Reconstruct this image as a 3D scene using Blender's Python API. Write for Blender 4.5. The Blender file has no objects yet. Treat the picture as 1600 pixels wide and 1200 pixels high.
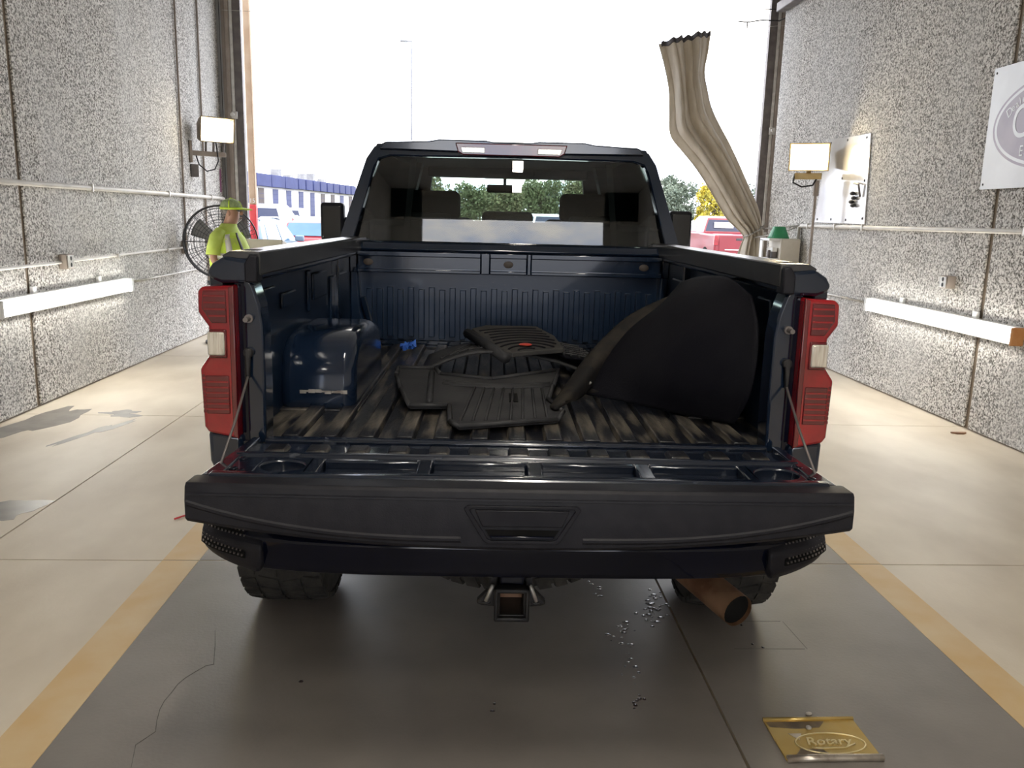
import bpy, bmesh, math, random
from mathutils import Vector, Matrix
random.seed(7)
S = bpy.context.scene
C = S.collection
# ------------------------------------------------------------------ camera
cd = bpy.data.cameras.new('camera'); cam = bpy.data.objects.new('camera', cd); C.objects.link(cam)
cd.sensor_width = 36; cd.lens = 1300/1600*36; cd.clip_end = 800; cd.clip_start = .02
F = Vector((.0453, .9797, -.1951)).normalized(); Rv = Vector((.9987, -.0406, .0239))
Uv = Rv.cross(F).normalized(); Rv = F.cross(Uv)
cam.matrix_world = Matrix(((Rv.x, Uv.x, -F.x, 0), (Rv.y, Uv.y, -F.y, 0), (Rv.z, Uv.z, -F.z, 1.66), (0, 0, 0, 1)))
S.camera = cam
S.view_settings.view_transform = 'Standard'; S.view_settings.look = 'None'
S.view_settings.exposure = 1.12; S.view_settings.gamma = 1; S.view_settings.use_curve_mapping = False
# ------------------------------------------------------------------ sky
W = bpy.data.worlds.new('sky'); S.world = W; W.use_nodes = True
nt = W.node_tree; nt.nodes.clear()
tc = nt.nodes.new('ShaderNodeTexCoord'); mp = nt.nodes.new('ShaderNodeMapping'); mp.inputs['Scale'].default_value = (1, 1, 2.6)
nz = nt.nodes.new('ShaderNodeTexNoise'); nz.inputs['Scale'].default_value = 9; nz.inputs['Detail'].default_value = 7; nz.inputs['Roughness'].default_value = .55
rp = nt.nodes.new('ShaderNodeValToRGB')
rp.color_ramp.elements[0].position = .40; rp.color_ramp.elements[0].color = (.50, .58, .76, 1)
rp.color_ramp.elements[1].position = .60; rp.color_ramp.elements[1].color = (1, .96, .90, 1)
bg = nt.nodes.new('ShaderNodeBackground'); bg.inputs['Strength'].default_value = 3.3
ow = nt.nodes.new('ShaderNodeOutputWorld')
nt.links.new(tc.outputs['Generated'], mp.inputs['Vector']); nt.links.new(mp.outputs['Vector'], nz.inputs['Vector'])
nt.links.new(nz.outputs['Fac'], rp.inputs['Fac']); nt.links.new(rp.outputs['Color'], bg.inputs['Color']); nt.links.new(bg.outputs['Background'], ow.inputs['Surface'])

# ------------------------------------------------------------------ materials
def _m(name):
    m = bpy.data.materials.new(name); m.use_nodes = True
    return m, m.node_tree, m.node_tree.nodes['Principled BSDF']
def P(name, col, rough=.5, metal=0, coat=0, col2=None, scale=8, stretch=(1, 1, 1), lo=.4, hi=.6, bump=0, bscale=None, spec=.5, detail=6, dist=.02):
    m, t, b = _m(name)
    b.inputs['Base Color'].default_value = (*col, 1); b.inputs['Roughness'].default_value = rough
    b.inputs['Metallic'].default_value = metal; b.inputs['Coat Weight'].default_value = coat
    b.inputs['Coat Roughness'].default_value = .06; b.inputs['Specular IOR Level'].default_value = spec
    if col2 or bump:
        tx = t.nodes.new('ShaderNodeTexCoord'); mp = t.nodes.new('ShaderNodeMapping'); mp.inputs['Scale'].default_value = stretch
        t.links.new(tx.outputs['Object'], mp.inputs['Vector'])
        n = t.nodes.new('ShaderNodeTexNoise'); n.inputs['Scale'].default_value = scale; n.inputs['Detail'].default_value = detail
        t.links.new(mp.outputs['Vector'], n.inputs['Vector'])
        if col2:
            r = t.nodes.new('ShaderNodeValToRGB')
            r.color_ramp.elements[0].position = lo; r.color_ramp.elements[0].color = (*col, 1)
            r.color_ramp.elements[1].position = hi; r.color_ramp.elements[1].color = (*col2, 1)
            t.links.new(n.outputs['Fac'], r.inputs['Fac']); t.links.new(r.outputs['Color'], b.inputs['Base Color'])
        if bump:
            n2 = n
            if bscale:
                n2 = t.nodes.new('ShaderNodeTexNoise'); n2.inputs['Scale'].default_value = bscale; n2.inputs['Detail'].default_value = 4
                t.links.new(mp.outputs['Vector'], n2.inputs['Vector'])
            bp = t.nodes.new('ShaderNodeBump'); bp.inputs['Strength'].default_value = bump; bp.inputs['Distance'].default_value = dist
            t.links.new(n2.outputs['Fac'], bp.inputs['Height']); t.links.new(bp.outputs['Normal'], b.inputs['Normal'])
    return m
def emis(name, col, strength):
    m, t, b = _m(name)
    b.inputs['Base Color'].default_value = (*col, 1); b.inputs['Emission Color'].default_value = (*col, 1); b.inputs['Emission Strength'].default_value = strength
    return m
def glass(name, tint, rough=.0, ior=1.5):
    m, t, b = _m(name); t.nodes.remove(b)
    o = t.nodes['Material Output']; mx = t.nodes.new('ShaderNodeMixShader'); tr = t.nodes.new('ShaderNodeBsdfTransparent'); gl = t.nodes.new('ShaderNodeBsdfGlossy')
    lw = t.nodes.new('ShaderNodeLayerWeight'); lw.inputs['Blend'].default_value = .5
    pw = t.nodes.new('ShaderNodeMath'); pw.operation = 'POWER'; pw.inputs[1].default_value = 5
    fr = t.nodes.new('ShaderNodeMath'); fr.operation = 'MULTIPLY_ADD'; fr.inputs[1].default_value = .92; fr.inputs[2].default_value = .08
    t.links.new(lw.outputs['Facing'], pw.inputs[0]); t.links.new(pw.outputs[0], fr.inputs[0]); tr.inputs['Color'].default_value = (*tint, 1); gl.inputs['Roughness'].default_value = rough
    t.links.new(fr.outputs[0], mx.inputs['Fac']); t.links.new(tr.outputs['BSDF'], mx.inputs[1]); t.links.new(gl.outputs['BSDF'], mx.inputs[2]); t.links.new(mx.outputs['Shader'], o.inputs['Surface'])
    return m
def aggregate(name):
    m, t, b = _m(name); b.inputs['Roughness'].default_value = .9
    tx = t.nodes.new('ShaderNodeTexCoord')
    v = t.nodes.new('ShaderNodeTexNoise'); v.inputs['Scale'].default_value = 62; v.inputs['Detail'].default_value = 2.5; v.inputs['Roughness'].default_value = .6
    t.links.new(tx.outputs['Object'], v.inputs['Vector'])
    r = t.nodes.new('ShaderNodeValToRGB'); e = r.color_ramp.elements
    e[0].position = .38; e[0].color = (.10, .09, .078, 1); e[1].position = .60; e[1].color = (.78, .755, .715, 1)
    k = e.new(.49); k.color = (.44, .42, .39, 1)
    t.links.new(v.outputs['Fac'], r.inputs['Fac'])
    big = t.nodes.new('ShaderNodeTexNoise'); big.inputs['Scale'].default_value = .8; big.inputs['Detail'].default_value = 5
    mp = t.nodes.new('ShaderNodeMapping'); mp.inputs['Scale'].default_value = (1, 1, .35)
    t.links.new(tx.outputs['Object'], mp.inputs['Vector']); t.links.new(mp.outputs['Vector'], big.inputs['Vector'])
    r2 = t.nodes.new('ShaderNodeValToRGB'); r2.color_ramp.elements[0].position = .45; r2.color_ramp.elements[1].position = .72
    r2.color_ramp.elements[0].color = (0, 0, 0, 1); r2.color_ramp.elements[1].color = (.55, .55, .55, 1)
    t.links.new(big.outputs['Fac'], r2.inputs['Fac'])
    mx = t.nodes.new('ShaderNodeMixRGB'); mx.inputs[2].default_value = (.60, .60, .585, 1)
    t.links.new(r2.outputs['Color'], mx.inputs[0]); t.links.new(r.outputs['Color'], mx.inputs[1]); t.links.new(mx.outputs[0], b.inputs['Base Color'])
    bp = t.nodes.new('ShaderNodeBump'); bp.inputs['Strength'].default_value = .55; bp.inputs['Distance'].default_value = .012
    t.links.new(v.outputs['Fac'], bp.inputs['Height']); t.links.new(bp.outputs['Normal'], b.inputs['Normal'])
    return m
M = {}
M['wall'] = aggregate('aggregate_concrete')
M['seal'] = P('joint_sealant', (.27, .215, .16), .8)
M['concrete'] = P('floor_concrete', (.55, .475, .37), .5, col2=(.71, .635, .515), scale=1.6, stretch=(1, .55, 1), lo=.35, hi=.65, bump=.05, bscale=60, detail=10)
M['joint'] = P('joint_dark', (.05, .045, .04), .9)
M['lane'] = P('lane_paint', (.165, .148, .135), .42, col2=(.225, .203, .185), scale=2.2, lo=.3, hi=.7, bump=.04, bscale=70, detail=10)
M['yellow'] = P('yellow_paint', (.60, .41, .19), .5, col2=(.64, .50, .30), scale=4, lo=.4, hi=.75, detail=10)
M['damp'] = P('damp_concrete', (.20, .185, .165), .35, col2=(.26, .24, .21), scale=6)
M['ceil'] = P('ceiling_paint', (.5, .5, .49), .8, col2=(.42, .42, .41), scale=2)
M['asphalt'] = P('asphalt', (.17, .17, .17), .9, col2=(.24, .24, .235), scale=1.5)
M['navy'] = P('navy_car_paint', (.005, .0115, .026), .14, .1, .6, col2=(.007, .015, .034), scale=3)
M['navy_bed'] = P('navy_scuffed_paint', (.008, .020, .046), .28, .1, .3, col2=(.06, .07, .085), scale=9, stretch=(2, 2, 5), lo=.66, hi=1.0, spec=.35)
M['bedfloor'] = P('dirty_bed_floor', (.009, .010, .014), .36, .1, .1, col2=(.19, .165, .13), scale=5, stretch=(5, .8, 3), lo=.47, hi=.76, bump=.15, bscale=30, detail=9, spec=.35)
M['gate'] = P('scratched_gate_paint', (.008, .013, .026), .2, .15, .8, col2=(.10, .11, .13), scale=14, stretch=(1, 4, 1), lo=.62, hi=.8, detail=9)
M['blackplastic'] = P('black_grained_plastic', (.010, .010, .014), .46, col2=(.014, .014, .018), scale=20, bump=.12, bscale=260, dist=.004, spec=.22)
M['railplastic'] = P('rail_plastic', (.035, .035, .038), .26, col2=(.05, .05, .05), scale=12)
M['blackgloss'] = P('black_gloss', (.003, .004, .010), .08, 0, .12, col2=(.004, .005, .013), scale=3, spec=.25)
M['rubber'] = P('tyre_rubber', (.028, .027, .026), .8, col2=(.05, .047, .042), scale=12, bump=.2, bscale=60, spec=.2)
M['mat'] = P('mat_rubber', (.026, .026, .029), .55, col2=(.040, .040, .042), scale=7, bump=.08, bscale=90, spec=.25)
M['matdusty'] = P('dusty_mat_rubber', (.042, .041, .040), .65, col2=(.075, .070, .063), scale=8, lo=.35, hi=.75, spec=.25)
M['liner'] = P('liner_black_rubber', (.005, .005, .008), .75, col2=(.008, .008, .011), scale=4, bump=.1, bscale=120, spec=.12)
M['linerdust'] = P('liner_dusty_edge', (.016, .015, .015), .75, col2=(.06, .05, .038), scale=9, lo=.45, hi=.8, spec=.15)
M['redlens'] = P('red_lens', (.20, .004, .008), .12, 0, .8, col2=(.30, .007, .012), scale=6)
M['redlens_dark'] = P('red_lens_dark', (.085, .003, .006), .18, 0, 1, col2=(.12, .004, .008), scale=9)
M['clearlens'] = P('clear_lens', (.55, .50, .42), .12, .3, 1, col2=(.75, .72, .64), scale=60, stretch=(3, 1, .2))
M['steel'] = P('galvanised_steel', (.50, .48, .44), .45, .6, col2=(.62, .60, .56), scale=12)
M['darksteel'] = P('dark_steel', (.13, .115, .11), .5, .5, col2=(.18, .16, .15), scale=8)
M['brownsteel'] = P('brown_painted_steel', (.26, .215, .18), .5, .2, col2=(.32, .27, .23), scale=6)
M['blacksteel'] = P('black_steel', (.02, .02, .022), .45, .5, col2=(.032, .03, .03), scale=15)
M['rust'] = P('rusty_exhaust', (.20, .10, .055), .55, .5, col2=(.34, .20, .12), scale=9)
M['soot_shade_black'] = P('soot_shade_black', (.005, .005, .005), .8, col2=(.008, .008, .008), scale=10, spec=.1)  # near-black for sooty and black parts, and for shade painted into holes
M['pipe'] = P('painted_pipe', (.60, .575, .53), .5, .1, col2=(.68, .65, .60), scale=6)
M['white'] = P('white_enamel', (.78, .78, .76), .4, col2=(.7, .7, .68), scale=5)
M['sheet'] = P('polished_white_sheet', (.78, .78, .78), .16, .35, .5, col2=(.66, .65, .63), scale=2.5)
M['signwhite'] = P('sign_white', (.74, .76, .78), .35, col2=(.68, .70, .72), scale=3)
M['signmauve'] = P('sign_mauve', (.36, .32, .40), .45, col2=(.41, .37, .44), scale=4)
M['canvas'] = P('curtain_canvas', (.54, .49, .41), .85, col2=(.66, .61, .53), scale=5, stretch=(2, 2, .6), bump=.1, bscale=160)
_t = M['canvas'].node_tree; _b = _t.nodes['Principled BSDF']; _mx = _t.nodes.new('ShaderNodeMixShader'); _tl = _t.nodes.new('ShaderNodeBsdfTranslucent')
_tl.inputs['Color'].default_value = (.42, .36, .27, 1); _mx.inputs[0].default_value = .32
_t.links.new(_b.outputs[0], _mx.inputs[1]); _t.links.new(_tl.outputs[0], _mx.inputs[2]); _t.links.new(_mx.outputs[0], _t.nodes['Material Output'].inputs['Surface'])
M['curtainhead'] = P('curtain_heading', (.06, .055, .06), .8, col2=(.10, .09, .09), scale=9)
M['rope'] = P('rope', (.30, .28, .25), .8, col2=(.4, .38, .34), scale=40)
M['tan'] = P('tan_paint', (.40, .27, .17), .6, col2=(.46, .33, .22), scale=4)
M['red'] = P('red_paint', (.55, .035, .045), .4, col2=(.6, .06, .06), scale=5)
M['yellowlamp'] = P('yellow_lamp_housing', (.48, .34, .14), .45, col2=(.55, .42, .2), scale=8)
M['bronze'] = P('bronze_lamp_housing', (.17, .13, .08), .5, .3, col2=(.22, .17, .11), scale=8)
M['flood'] = emis('floodlight_glow', (1, .86, .56), 22)
M['tube'] = emis('fluorescent_glow', (1, .97, .90), 13)
M['bay'] = emis('ceiling_lamp_glow', (1, .93, .82), 36)
M['brass'] = P('yellow_plate', (.56, .37, .09), .25, .55, .4, col2=(.62, .46, .17), scale=7, lo=.35, hi=.7)
M['brassworn'] = P('worn_bare_metal', (.35, .30, .25), .3, .7, col2=(.55, .5, .43), scale=25)
M['emboss'] = P('embossed_bright', (.72, .62, .36), .3, .5, col2=(.66, .55, .28), scale=20)
M['crack'] = P('crack_grey', (.085, .077, .07), .8, col2=(.12, .11, .10), scale=30)
M['dirt'] = P('dirt_smear', (.11, .085, .06), .7, col2=(.2, .15, .09), scale=18)
M['water'] = P('water_drop', (.10, .10, .105), .04, 0, 1, col2=(.14, .14, .145), scale=9, spec=1)
M['oil'] = P('oil_drop', (.02, .014, .014), .12, 0, 1, col2=(.035, .025, .022), scale=9)
M['pebble'] = P('pebble', (.55, .52, .47), .8, col2=(.65, .62, .58), scale=30)
M['skin'] = P('skin', (.36, .19, .125), .55, col2=(.40, .22, .15), scale=9)
M['hair'] = P('grey_hair', (.12, .105, .095), .8, col2=(.2, .18, .17), scale=40)
M['hivis'] = P('hi_vis_yellow', (.48, .66, .05), .7, col2=(.56, .74, .08), scale=6)
M['hivisshirt'] = P('hi_vis_shirt', (.46, .58, .10), .8, col2=(.54, .66, .15), scale=8)
M['capgrey'] = P('cap_mesh_grey', (.24, .31, .14), .8, col2=(.32, .40, .18), scale=50)
M['reflect'] = P('reflective_tape', (.48, .47, .42), .35, .2, col2=(.56, .55, .5), scale=20)
M['trouser'] = P('dark_trousers', (.03, .035, .05), .8, col2=(.04, .045, .06), scale=9)
M['boot'] = P('boots', (.03, .022, .018), .6, col2=(.045, .03, .025), scale=9)
M['fanblack'] = P('fan_wire', (.045, .045, .05), .5, .3, col2=(.06, .06, .065), scale=9)
M['fanblade'] = P('fan_blade', (.20, .20, .20), .5, .2, col2=(.25, .25, .25), scale=9)
M['beige'] = P('beige_cabinet', (.52, .48, .40), .5, col2=(.58, .54, .46), scale=5)
M['green'] = P('green_plastic', (.02, .22, .09), .4, col2=(.03, .27, .11), scale=6)
M['bluecloth'] = P('blue_cloth', (.02, .09, .42), .7, col2=(.03, .14, .55), scale=14)
M['bldwhite'] = P('white_stucco', (.62, .60, .60), .9, col2=(.56, .55, .55), scale=.6)
M['bldblue'] = P('blue_fascia', (.026, .034, .115), .7, col2=(.032, .042, .135), scale=.8)
M['blddoor'] = P('blue_dock_door', (.045, .052, .13), .6, col2=(.055, .064, .15), scale=1)
M['bldbrown'] = P('brown_dock_door', (.06, .045, .04), .6, col2=(.08, .06, .055), scale=1)
M['rooftop'] = P('rooftop_metal', (.14, .14, .15), .5, .2, col2=(.2, .2, .2), scale=1)
M['leafA'] = P('leaves_green', (.085, .105, .045), .8, col2=(.12, .14, .065), scale=.9)
M['leafB'] = P('leaves_olive', (.13, .13, .06), .8, col2=(.095, .11, .05), scale=.9)
M['leafC'] = P('leaves_bluegreen', (.10, .13, .095), .8, col2=(.15, .175, .125), scale=.9)
M['leafY'] = P('leaves_yellow', (.46, .36, .035), .8, col2=(.30, .27, .05), scale=1.2)
M['bark'] = P('bark', (.05, .035, .028), .9, col2=(.08, .06, .05), scale=6)
M['grass'] = P('verge_grass', (.06, .07, .03), .9, col2=(.09, .09, .05), scale=.5)
M['carwhite'] = P('white_car_paint', (.62, .62, .62), .3, 0, .7, col2=(.58, .58, .59), scale=1)
M['carred'] = P('red_car_paint', (.17, .006, .012), .35, 0, .5, col2=(.20, .008, .016), scale=1)
M['carblue'] = P('pale_blue_car_paint', (.12, .18, .245), .45, .0, .15, col2=(.14, .20, .27), scale=1)
M['carglass'] = P('dark_car_glass', (.012, .018, .045), .12, 0, .2, col2=(.016, .022, .055), scale=1, spec=.3)
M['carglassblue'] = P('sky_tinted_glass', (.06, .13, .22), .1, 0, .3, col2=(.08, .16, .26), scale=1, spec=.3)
M['interior'] = P('cab_interior', (.005, .005, .007), .8, col2=(.008, .008, .010), scale=6, spec=.12)
M['privacy'] = P('privacy_glass', (.006, .007, .009), .05, 0, .3, col2=(.008, .009, .011), scale=2)
M['rearglass'] = glass('rear_glass', (.66, .76, .70))
M['screen'] = glass('windscreen_glass', (.86, .94, .90))
M['mirrorglass'] = P('mirror_glass', (.7, .7, .7), .02, 1)
M['amber'] = P('amber_hole_plug', (.045, .032, .022), .5, col2=(.06, .042, .028), scale=20)
M['redlogo'] = P('red_badge', (.50, .05, .03), .4, col2=(.55, .08, .05), scale=20)
M['purple'] = P('purple_sticker', (.20, .06, .14), .5, col2=(.26, .1, .18), scale=20)
M['ink'] = P('dark_ink', (.03, .03, .035), .6, col2=(.05, .05, .05), scale=20)
M['paper'] = P('paper_white', (.7, .7, .68), .7, col2=(.62, .62, .6), scale=12)
M['orange'] = P('orange_cap', (.55, .22, .06), .5, col2=(.6, .28, .1), scale=12)

# ------------------------------------------------------------------ mesh helpers
class MB:
    def __init__(s): s.v = []; s.f = []
    def add(s, vs, fs):
        n = len(s.v); s.v += [tuple(v) for v in vs]; s.f += [tuple(i+n for i in f) for f in fs]; return s
    def box(s, x0, x1, y0, y1, z0, z1):
        return s.add([(x0,y0,z0),(x1,y0,z0),(x1,y1,z0),(x0,y1,z0),(x0,y0,z1),(x1,y0,z1),(x1,y1,z1),(x0,y1,z1)],
                     [(0,3,2,1),(4,5,6,7),(0,1,5,4),(1,2,6,5),(2,3,7,6),(3,0,4,7)])
    def loft(s, rings, closed=True, caps=True):
        n = len(rings[0]); vs = [p for r in rings for p in r]; fs = []
        for i in range(len(rings)-1):
            for j in range(n if closed else n-1):
                k = (j+1) % n; fs.append((i*n+j, i*n+k, (i+1)*n+k, (i+1)*n+j))
        if caps and closed:
            fs.append(tuple(range(n))[::-1]); fs.append(tuple((len(rings)-1)*n+j for j in range(n)))
        return s.add(vs, fs)
    def prism(s, poly, axis, a0, a1):
        def pt(p, a): return (a, p[0], p[1]) if axis == 'x' else ((p[0], a, p[1]) if axis == 'y' else (p[0], p[1], a))
        return s.loft([[pt(p, a0) for p in poly], [pt(p, a1) for p in poly]])
    def tube(s, pts, r, n=10, caps=True, closed=False):
        pts = [Vector(p) for p in pts]; rings = []; N = len(pts)
        rs = r if isinstance(r, (list, tuple)) else [r]*N
        up = None
        for i, p in enumerate(pts):
            a = pts[(i-1) % N] if (i > 0 or closed) else p; b = pts[(i+1) % N] if (i < N-1 or closed) else p
            d = (b-a).normalized()
            if up is None:
                up = Vector((0, 0, 1)) if abs(d.z) < .9 else Vector((1, 0, 0))
            x = up.cross(d).normalized(); y = d.cross(x); up = y
            rings.append([tuple(p + (x*math.cos(t)+y*math.sin(t))*rs[i]) for t in [2*math.pi*k/n for k in range(n)]])
        if closed: rings.append(rings[0])
        return s.loft(rings, caps=caps and not closed)
    def revolve(s, prof, c, axis='x', n=32):
        rings = []
        for k in range(n+1):
            t = 2*math.pi*k/n; ring = []
            for a, r in prof:
                if axis == 'x': ring.append((c[0]+a, c[1]+r*math.cos(t), c[2]+r*math.sin(t)))
                elif axis == 'y': ring.append((c[0]+r*math.cos(t), c[1]+a, c[2]+r*math.sin(t)))
                else: ring.append((c[0]+r*math.cos(t), c[1]+r*math.sin(t), c[2]+a))
            rings.append(ring)
        return s.loft(rings, closed=False, caps=False)
    def ell(s, c, r, nu=16, nv=10):
        rings = []
        for i in range(nv+1):
            ph = -math.pi/2 + math.pi*i/nv; cr = max(math.cos(ph), .002)
            rings.append([(c[0]+r[0]*cr*math.cos(2*math.pi*k/nu), c[1]+r[1]*cr*math.sin(2*math.pi*k/nu), c[2]+r[2]*math.sin(ph)) for k in range(nu)])
        return s.loft(rings)
    def grid(s, fn, nu, nv):
        vs = [fn(i/nu, j/nv) for i in range(nu+1) for j in range(nv+1)]
        fs = [(i*(nv+1)+j, (i+1)*(nv+1)+j, (i+1)*(nv+1)+j+1, i*(nv+1)+j+1) for i in range(nu) for j in range(nv)]
        return s.add(vs, fs)
    def build(s, name, mat, parent=None, smooth=False, bevel=0, seg=2, solid=0, sub=0, kind=None, weld=False):
        me = bpy.data.meshes.new(name); me.from_pydata(s.v, [], s.f)
        bm = bmesh.new(); bm.from_mesh(me)
        if weld: bmesh.ops.remove_doubles(bm, verts=bm.verts, dist=1e-5)
        bmesh.ops.recalc_face_normals(bm, faces=bm.faces); bm.to_mesh(me); bm.free()
        me.materials.append(M[mat] if isinstance(mat, str) else mat)
        o = bpy.data.objects.new(name, me); C.objects.link(o)
        if parent: o.parent = parent
        if solid:
            k = o.modifiers.new('solidify', 'SOLIDIFY'); k.thickness = solid; k.offset = 0
        if bevel:
            k = o.modifiers.new('bevel', 'BEVEL'); k.width = bevel; k.segments = seg; k.limit_method = 'ANGLE'; k.angle_limit = math.radians(35)
        if sub:
            k = o.modifiers.new('subsurf', 'SUBSURF'); k.levels = sub; k.render_levels = sub
        if smooth or bevel:
            for p in me.polygons: p.use_smooth = True
            if not smooth or bevel:
                try: me.set_sharp_from_angle(angle=math.radians(40))
                except Exception: pass
        if kind: o['kind'] = kind
        return o
def tag(o, label, cat, group=None):
    o['label'] = label; o['category'] = cat
    if group: o['group'] = group
    return o
def thing(name, label, cat, loc=(0, 0, 0), rotz=0, group=None):
    o = bpy.data.objects.new(name, None); C.objects.link(o); o.location = loc; o.rotation_euler = (0, 0, rotz); o.empty_display_size = .2
    return tag(o, label, cat, group)
def B(*a): return MB().box(*a)
def share(src, parent, loc=(0, 0, 0), name=None):
    o = src.copy(); C.objects.link(o); o.parent = parent; o.location = loc
    if name: o.name = name
    return o
def text(name, body, size, mat, parent, loc, rot, extrude=.001, bold=0, shear=0, sx=1):
    cu = bpy.data.curves.new(name, 'FONT'); cu.body = body; cu.size = size; cu.extrude = extrude; cu.align_x = 'CENTER'; cu.align_y = 'CENTER'; cu.offset = bold; cu.shear = shear
    t = bpy.data.objects.new(name, cu); C.objects.link(t)
    bpy.context.view_layer.update()
    me = bpy.data.meshes.new_from_object(t.evaluated_get(bpy.context.evaluated_depsgraph_get()))
    bpy.data.objects.remove(t)
    me.materials.clear(); me.materials.append(M[mat])
    o = bpy.data.objects.new(name, me); C.objects.link(o); o.parent = parent; o.location = loc; o.rotation_euler = rot; o.scale = (sx, 1, 1)
    return o

# ------------------------------------------------------------------ room
XL, XR = -3.67, 4.17
Y0, Y1 = -14.0, 12.6
fl = B(XL-.3, XR+.4, Y0, Y1+.3, -.25, -.03).build('floor', 'joint'); fl['kind'] = 'structure'
xs = [XL-.02, -2.40, .872, XR+.36]
ys = [Y0, -10.9, -7.95, -5.0, -2.05, .90, 3.84, 6.77, 9.7, Y1+.3]
slabs = []
for i in range(3):
    for j in range(len(ys)-1):
        g = .005
        r = (xs[i]+g, xs[i+1]-g, ys[j]+g, ys[j+1]-g); slabs.append(r)
        B(r[0], r[1], r[2], r[3], -.06, 0).build('slab', 'concrete', fl)
def paint(name, x0, x1, mat, label, cat):
    m = MB()
    for r in slabs:
        a, b = max(x0, r[0]), min(x1, r[1])
        if b-a > .005: m.box(a, b, r[2], r[3], .0005, .002)
    return tag(m.build(name, mat), label, cat)
paint('lane_marking', -1.315, 1.885, 'lane', 'dark grey painted lane down the middle of the concrete floor', 'floor marking')
paint('stripe_marking', -1.49, -1.317, 'yellow', 'yellow painted floor stripe along the left edge of the grey lane', 'floor marking')
paint('stripe_marking', 1.887, 2.055, 'yellow', 'yellow painted floor stripe along the right edge of the grey lane', 'floor marking')

def wall(name, x0, x1, face, joints, yend):
    w = B(x0, x1, Y0, yend, -.05, 5.3).build(name, 'seal'); w['kind'] = 'structure'
    ed = [Y0]+joints+[yend]
    for a, b in zip(ed[:-1], ed[1:]):
        B(min(face, face+(.02 if face > 0 else -.02)), max(face, face+(.02 if face > 0 else -.02)), a+.03, b-.03, .012, 5.3).build('panel', 'wall', w, bevel=.006, seg=1)
    return w
wall('wall_left', XL-.35, XL-.02, XL, [-5.0, 1.0, 7.03], 12.55)
wall('wall_right', XR+.02, XR+.35, XR, [-5.3, .7, 6.69], 12.0)
wf = MB(); wf.box(XL-.35, -3.58, Y1, Y1+.3, 0, 5.3); wf.box(XL-.35, XR+.7, Y1, Y1+.3, 5.0, 5.3); wf.box(4.45, XR+.7, 12.0, Y1+.3, 0, 5.3)
o = wf.build('wall_front', 'ceil'); o['kind'] = 'structure'
wb = MB(); wb.box(XL-.35, -2.7, Y0-.3, Y0, 0, 5.3); wb.box(3.1, XR+.35, Y0-.3, Y0, 0, 5.3); wb.box(XL-.35, XR+.35, Y0-.3, Y0, 4.5, 5.3)
o = wb.build('wall_back', 'wall'); o['kind'] = 'structure'
o = B(XL-.35, XR+.7, Y0-.3, Y1+.3, 5.3, 5.5).build('ceiling', 'ceil'); o['kind'] = 'structure'
o = B(-250, 250, -200, 300, -.5, -.26).build('ground', 'asphalt'); o['kind'] = 'structure'
o = B(-14, 14, Y1+.3, 60, -.26, -.012).build('driveway', 'asphalt'); o['kind'] = 'structure'
o = B(-14, 14, -40, Y0-.3, -.26, -.012).build('rear_driveway', 'asphalt'); o['kind'] = 'structure'
o = B(-60, 90, 104, 150, -.26, .35).build('grass_verge', 'grass'); o['kind'] = 'structure'
# jambs of the big door
t = MB(); t.box(-3.60, -3.56, 12.5, 12.62, 0, 5.0); t.box(-3.56, -3.44, 12.56, 12.62, 0, 5.0)
o = t.build('trim_1', 'brownsteel'); o['kind'] = 'structure'
t = MB(); t.box(4.18, 4.24, 12.52, 12.6, 0, 5.0)
o = t.build('trim_2', 'brownsteel'); o['kind'] = 'structure'
def track(label, xa, s):
    r = thing('door_track', label, 'door track', (xa, 12.5, 0))
    B(-.055, .055, 0, .09, 0, 5).build('jamb_angle', 'darksteel', r)
    B(s*.055, s*.10, -.02, .05, 0, 5).build('guide_rail', 'steel', r, bevel=.008)
    B(s*.10, s*.16, -.04, .04, 0, 5).build('back_rail', 'brownsteel', r, bevel=.008)
    m = MB(); m.tube([(s*.20, -.12, .3), (s*.20, -.12, 4.95)], .004, 6); m.build('lift_cable', 'blacksteel', r)
    for z in (2.95, 1.45):
        m = MB(); m.box(s*.07-.03, s*.07+.05, -.06, -.02, z, z+.10); m.tube([(s*.08, -.10, z+.05), (s*.08, -.02, z+.05)], .03, 10); m.build('roller_bracket', 'steel', r, bevel=.004)
track('steel overhead-door track at the left side of the big doorway', -3.39, -1)
track('steel overhead-door track leaning beside the curtain at the right of the doorway', 4.20, 1)
m = MB(); m.box(4.03, 4.15, 4.5, 11.95, 4.5, 4.62)
o = m.build('ceiling_track', 'darksteel', bevel=.01); tag(o, 'grey steel horizontal door track under the ceiling by the right wall', 'door track')
m = MB()
m.tube([(3.62, 12.3, 4.45), (3.75, 12.3, 4.44), (3.95, 12.28, 4.47), (4.17, 12.2, 4.45), (4.30, 11.99, 4.50)], .009, 6)
m.tube([(3.75, 12.3, 4.44), (3.75, 12.3, 4.36)], .008, 6)
m.tube([(3.98, 12.3, 4.62), (4.2, 12.25, 4.61), (4.3, 11.99, 4.70)], .006, 6)
tag(m.build('tie_wire', 'blacksteel'), 'twisted wires strung across the top right of the doorway', 'wire')

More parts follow.
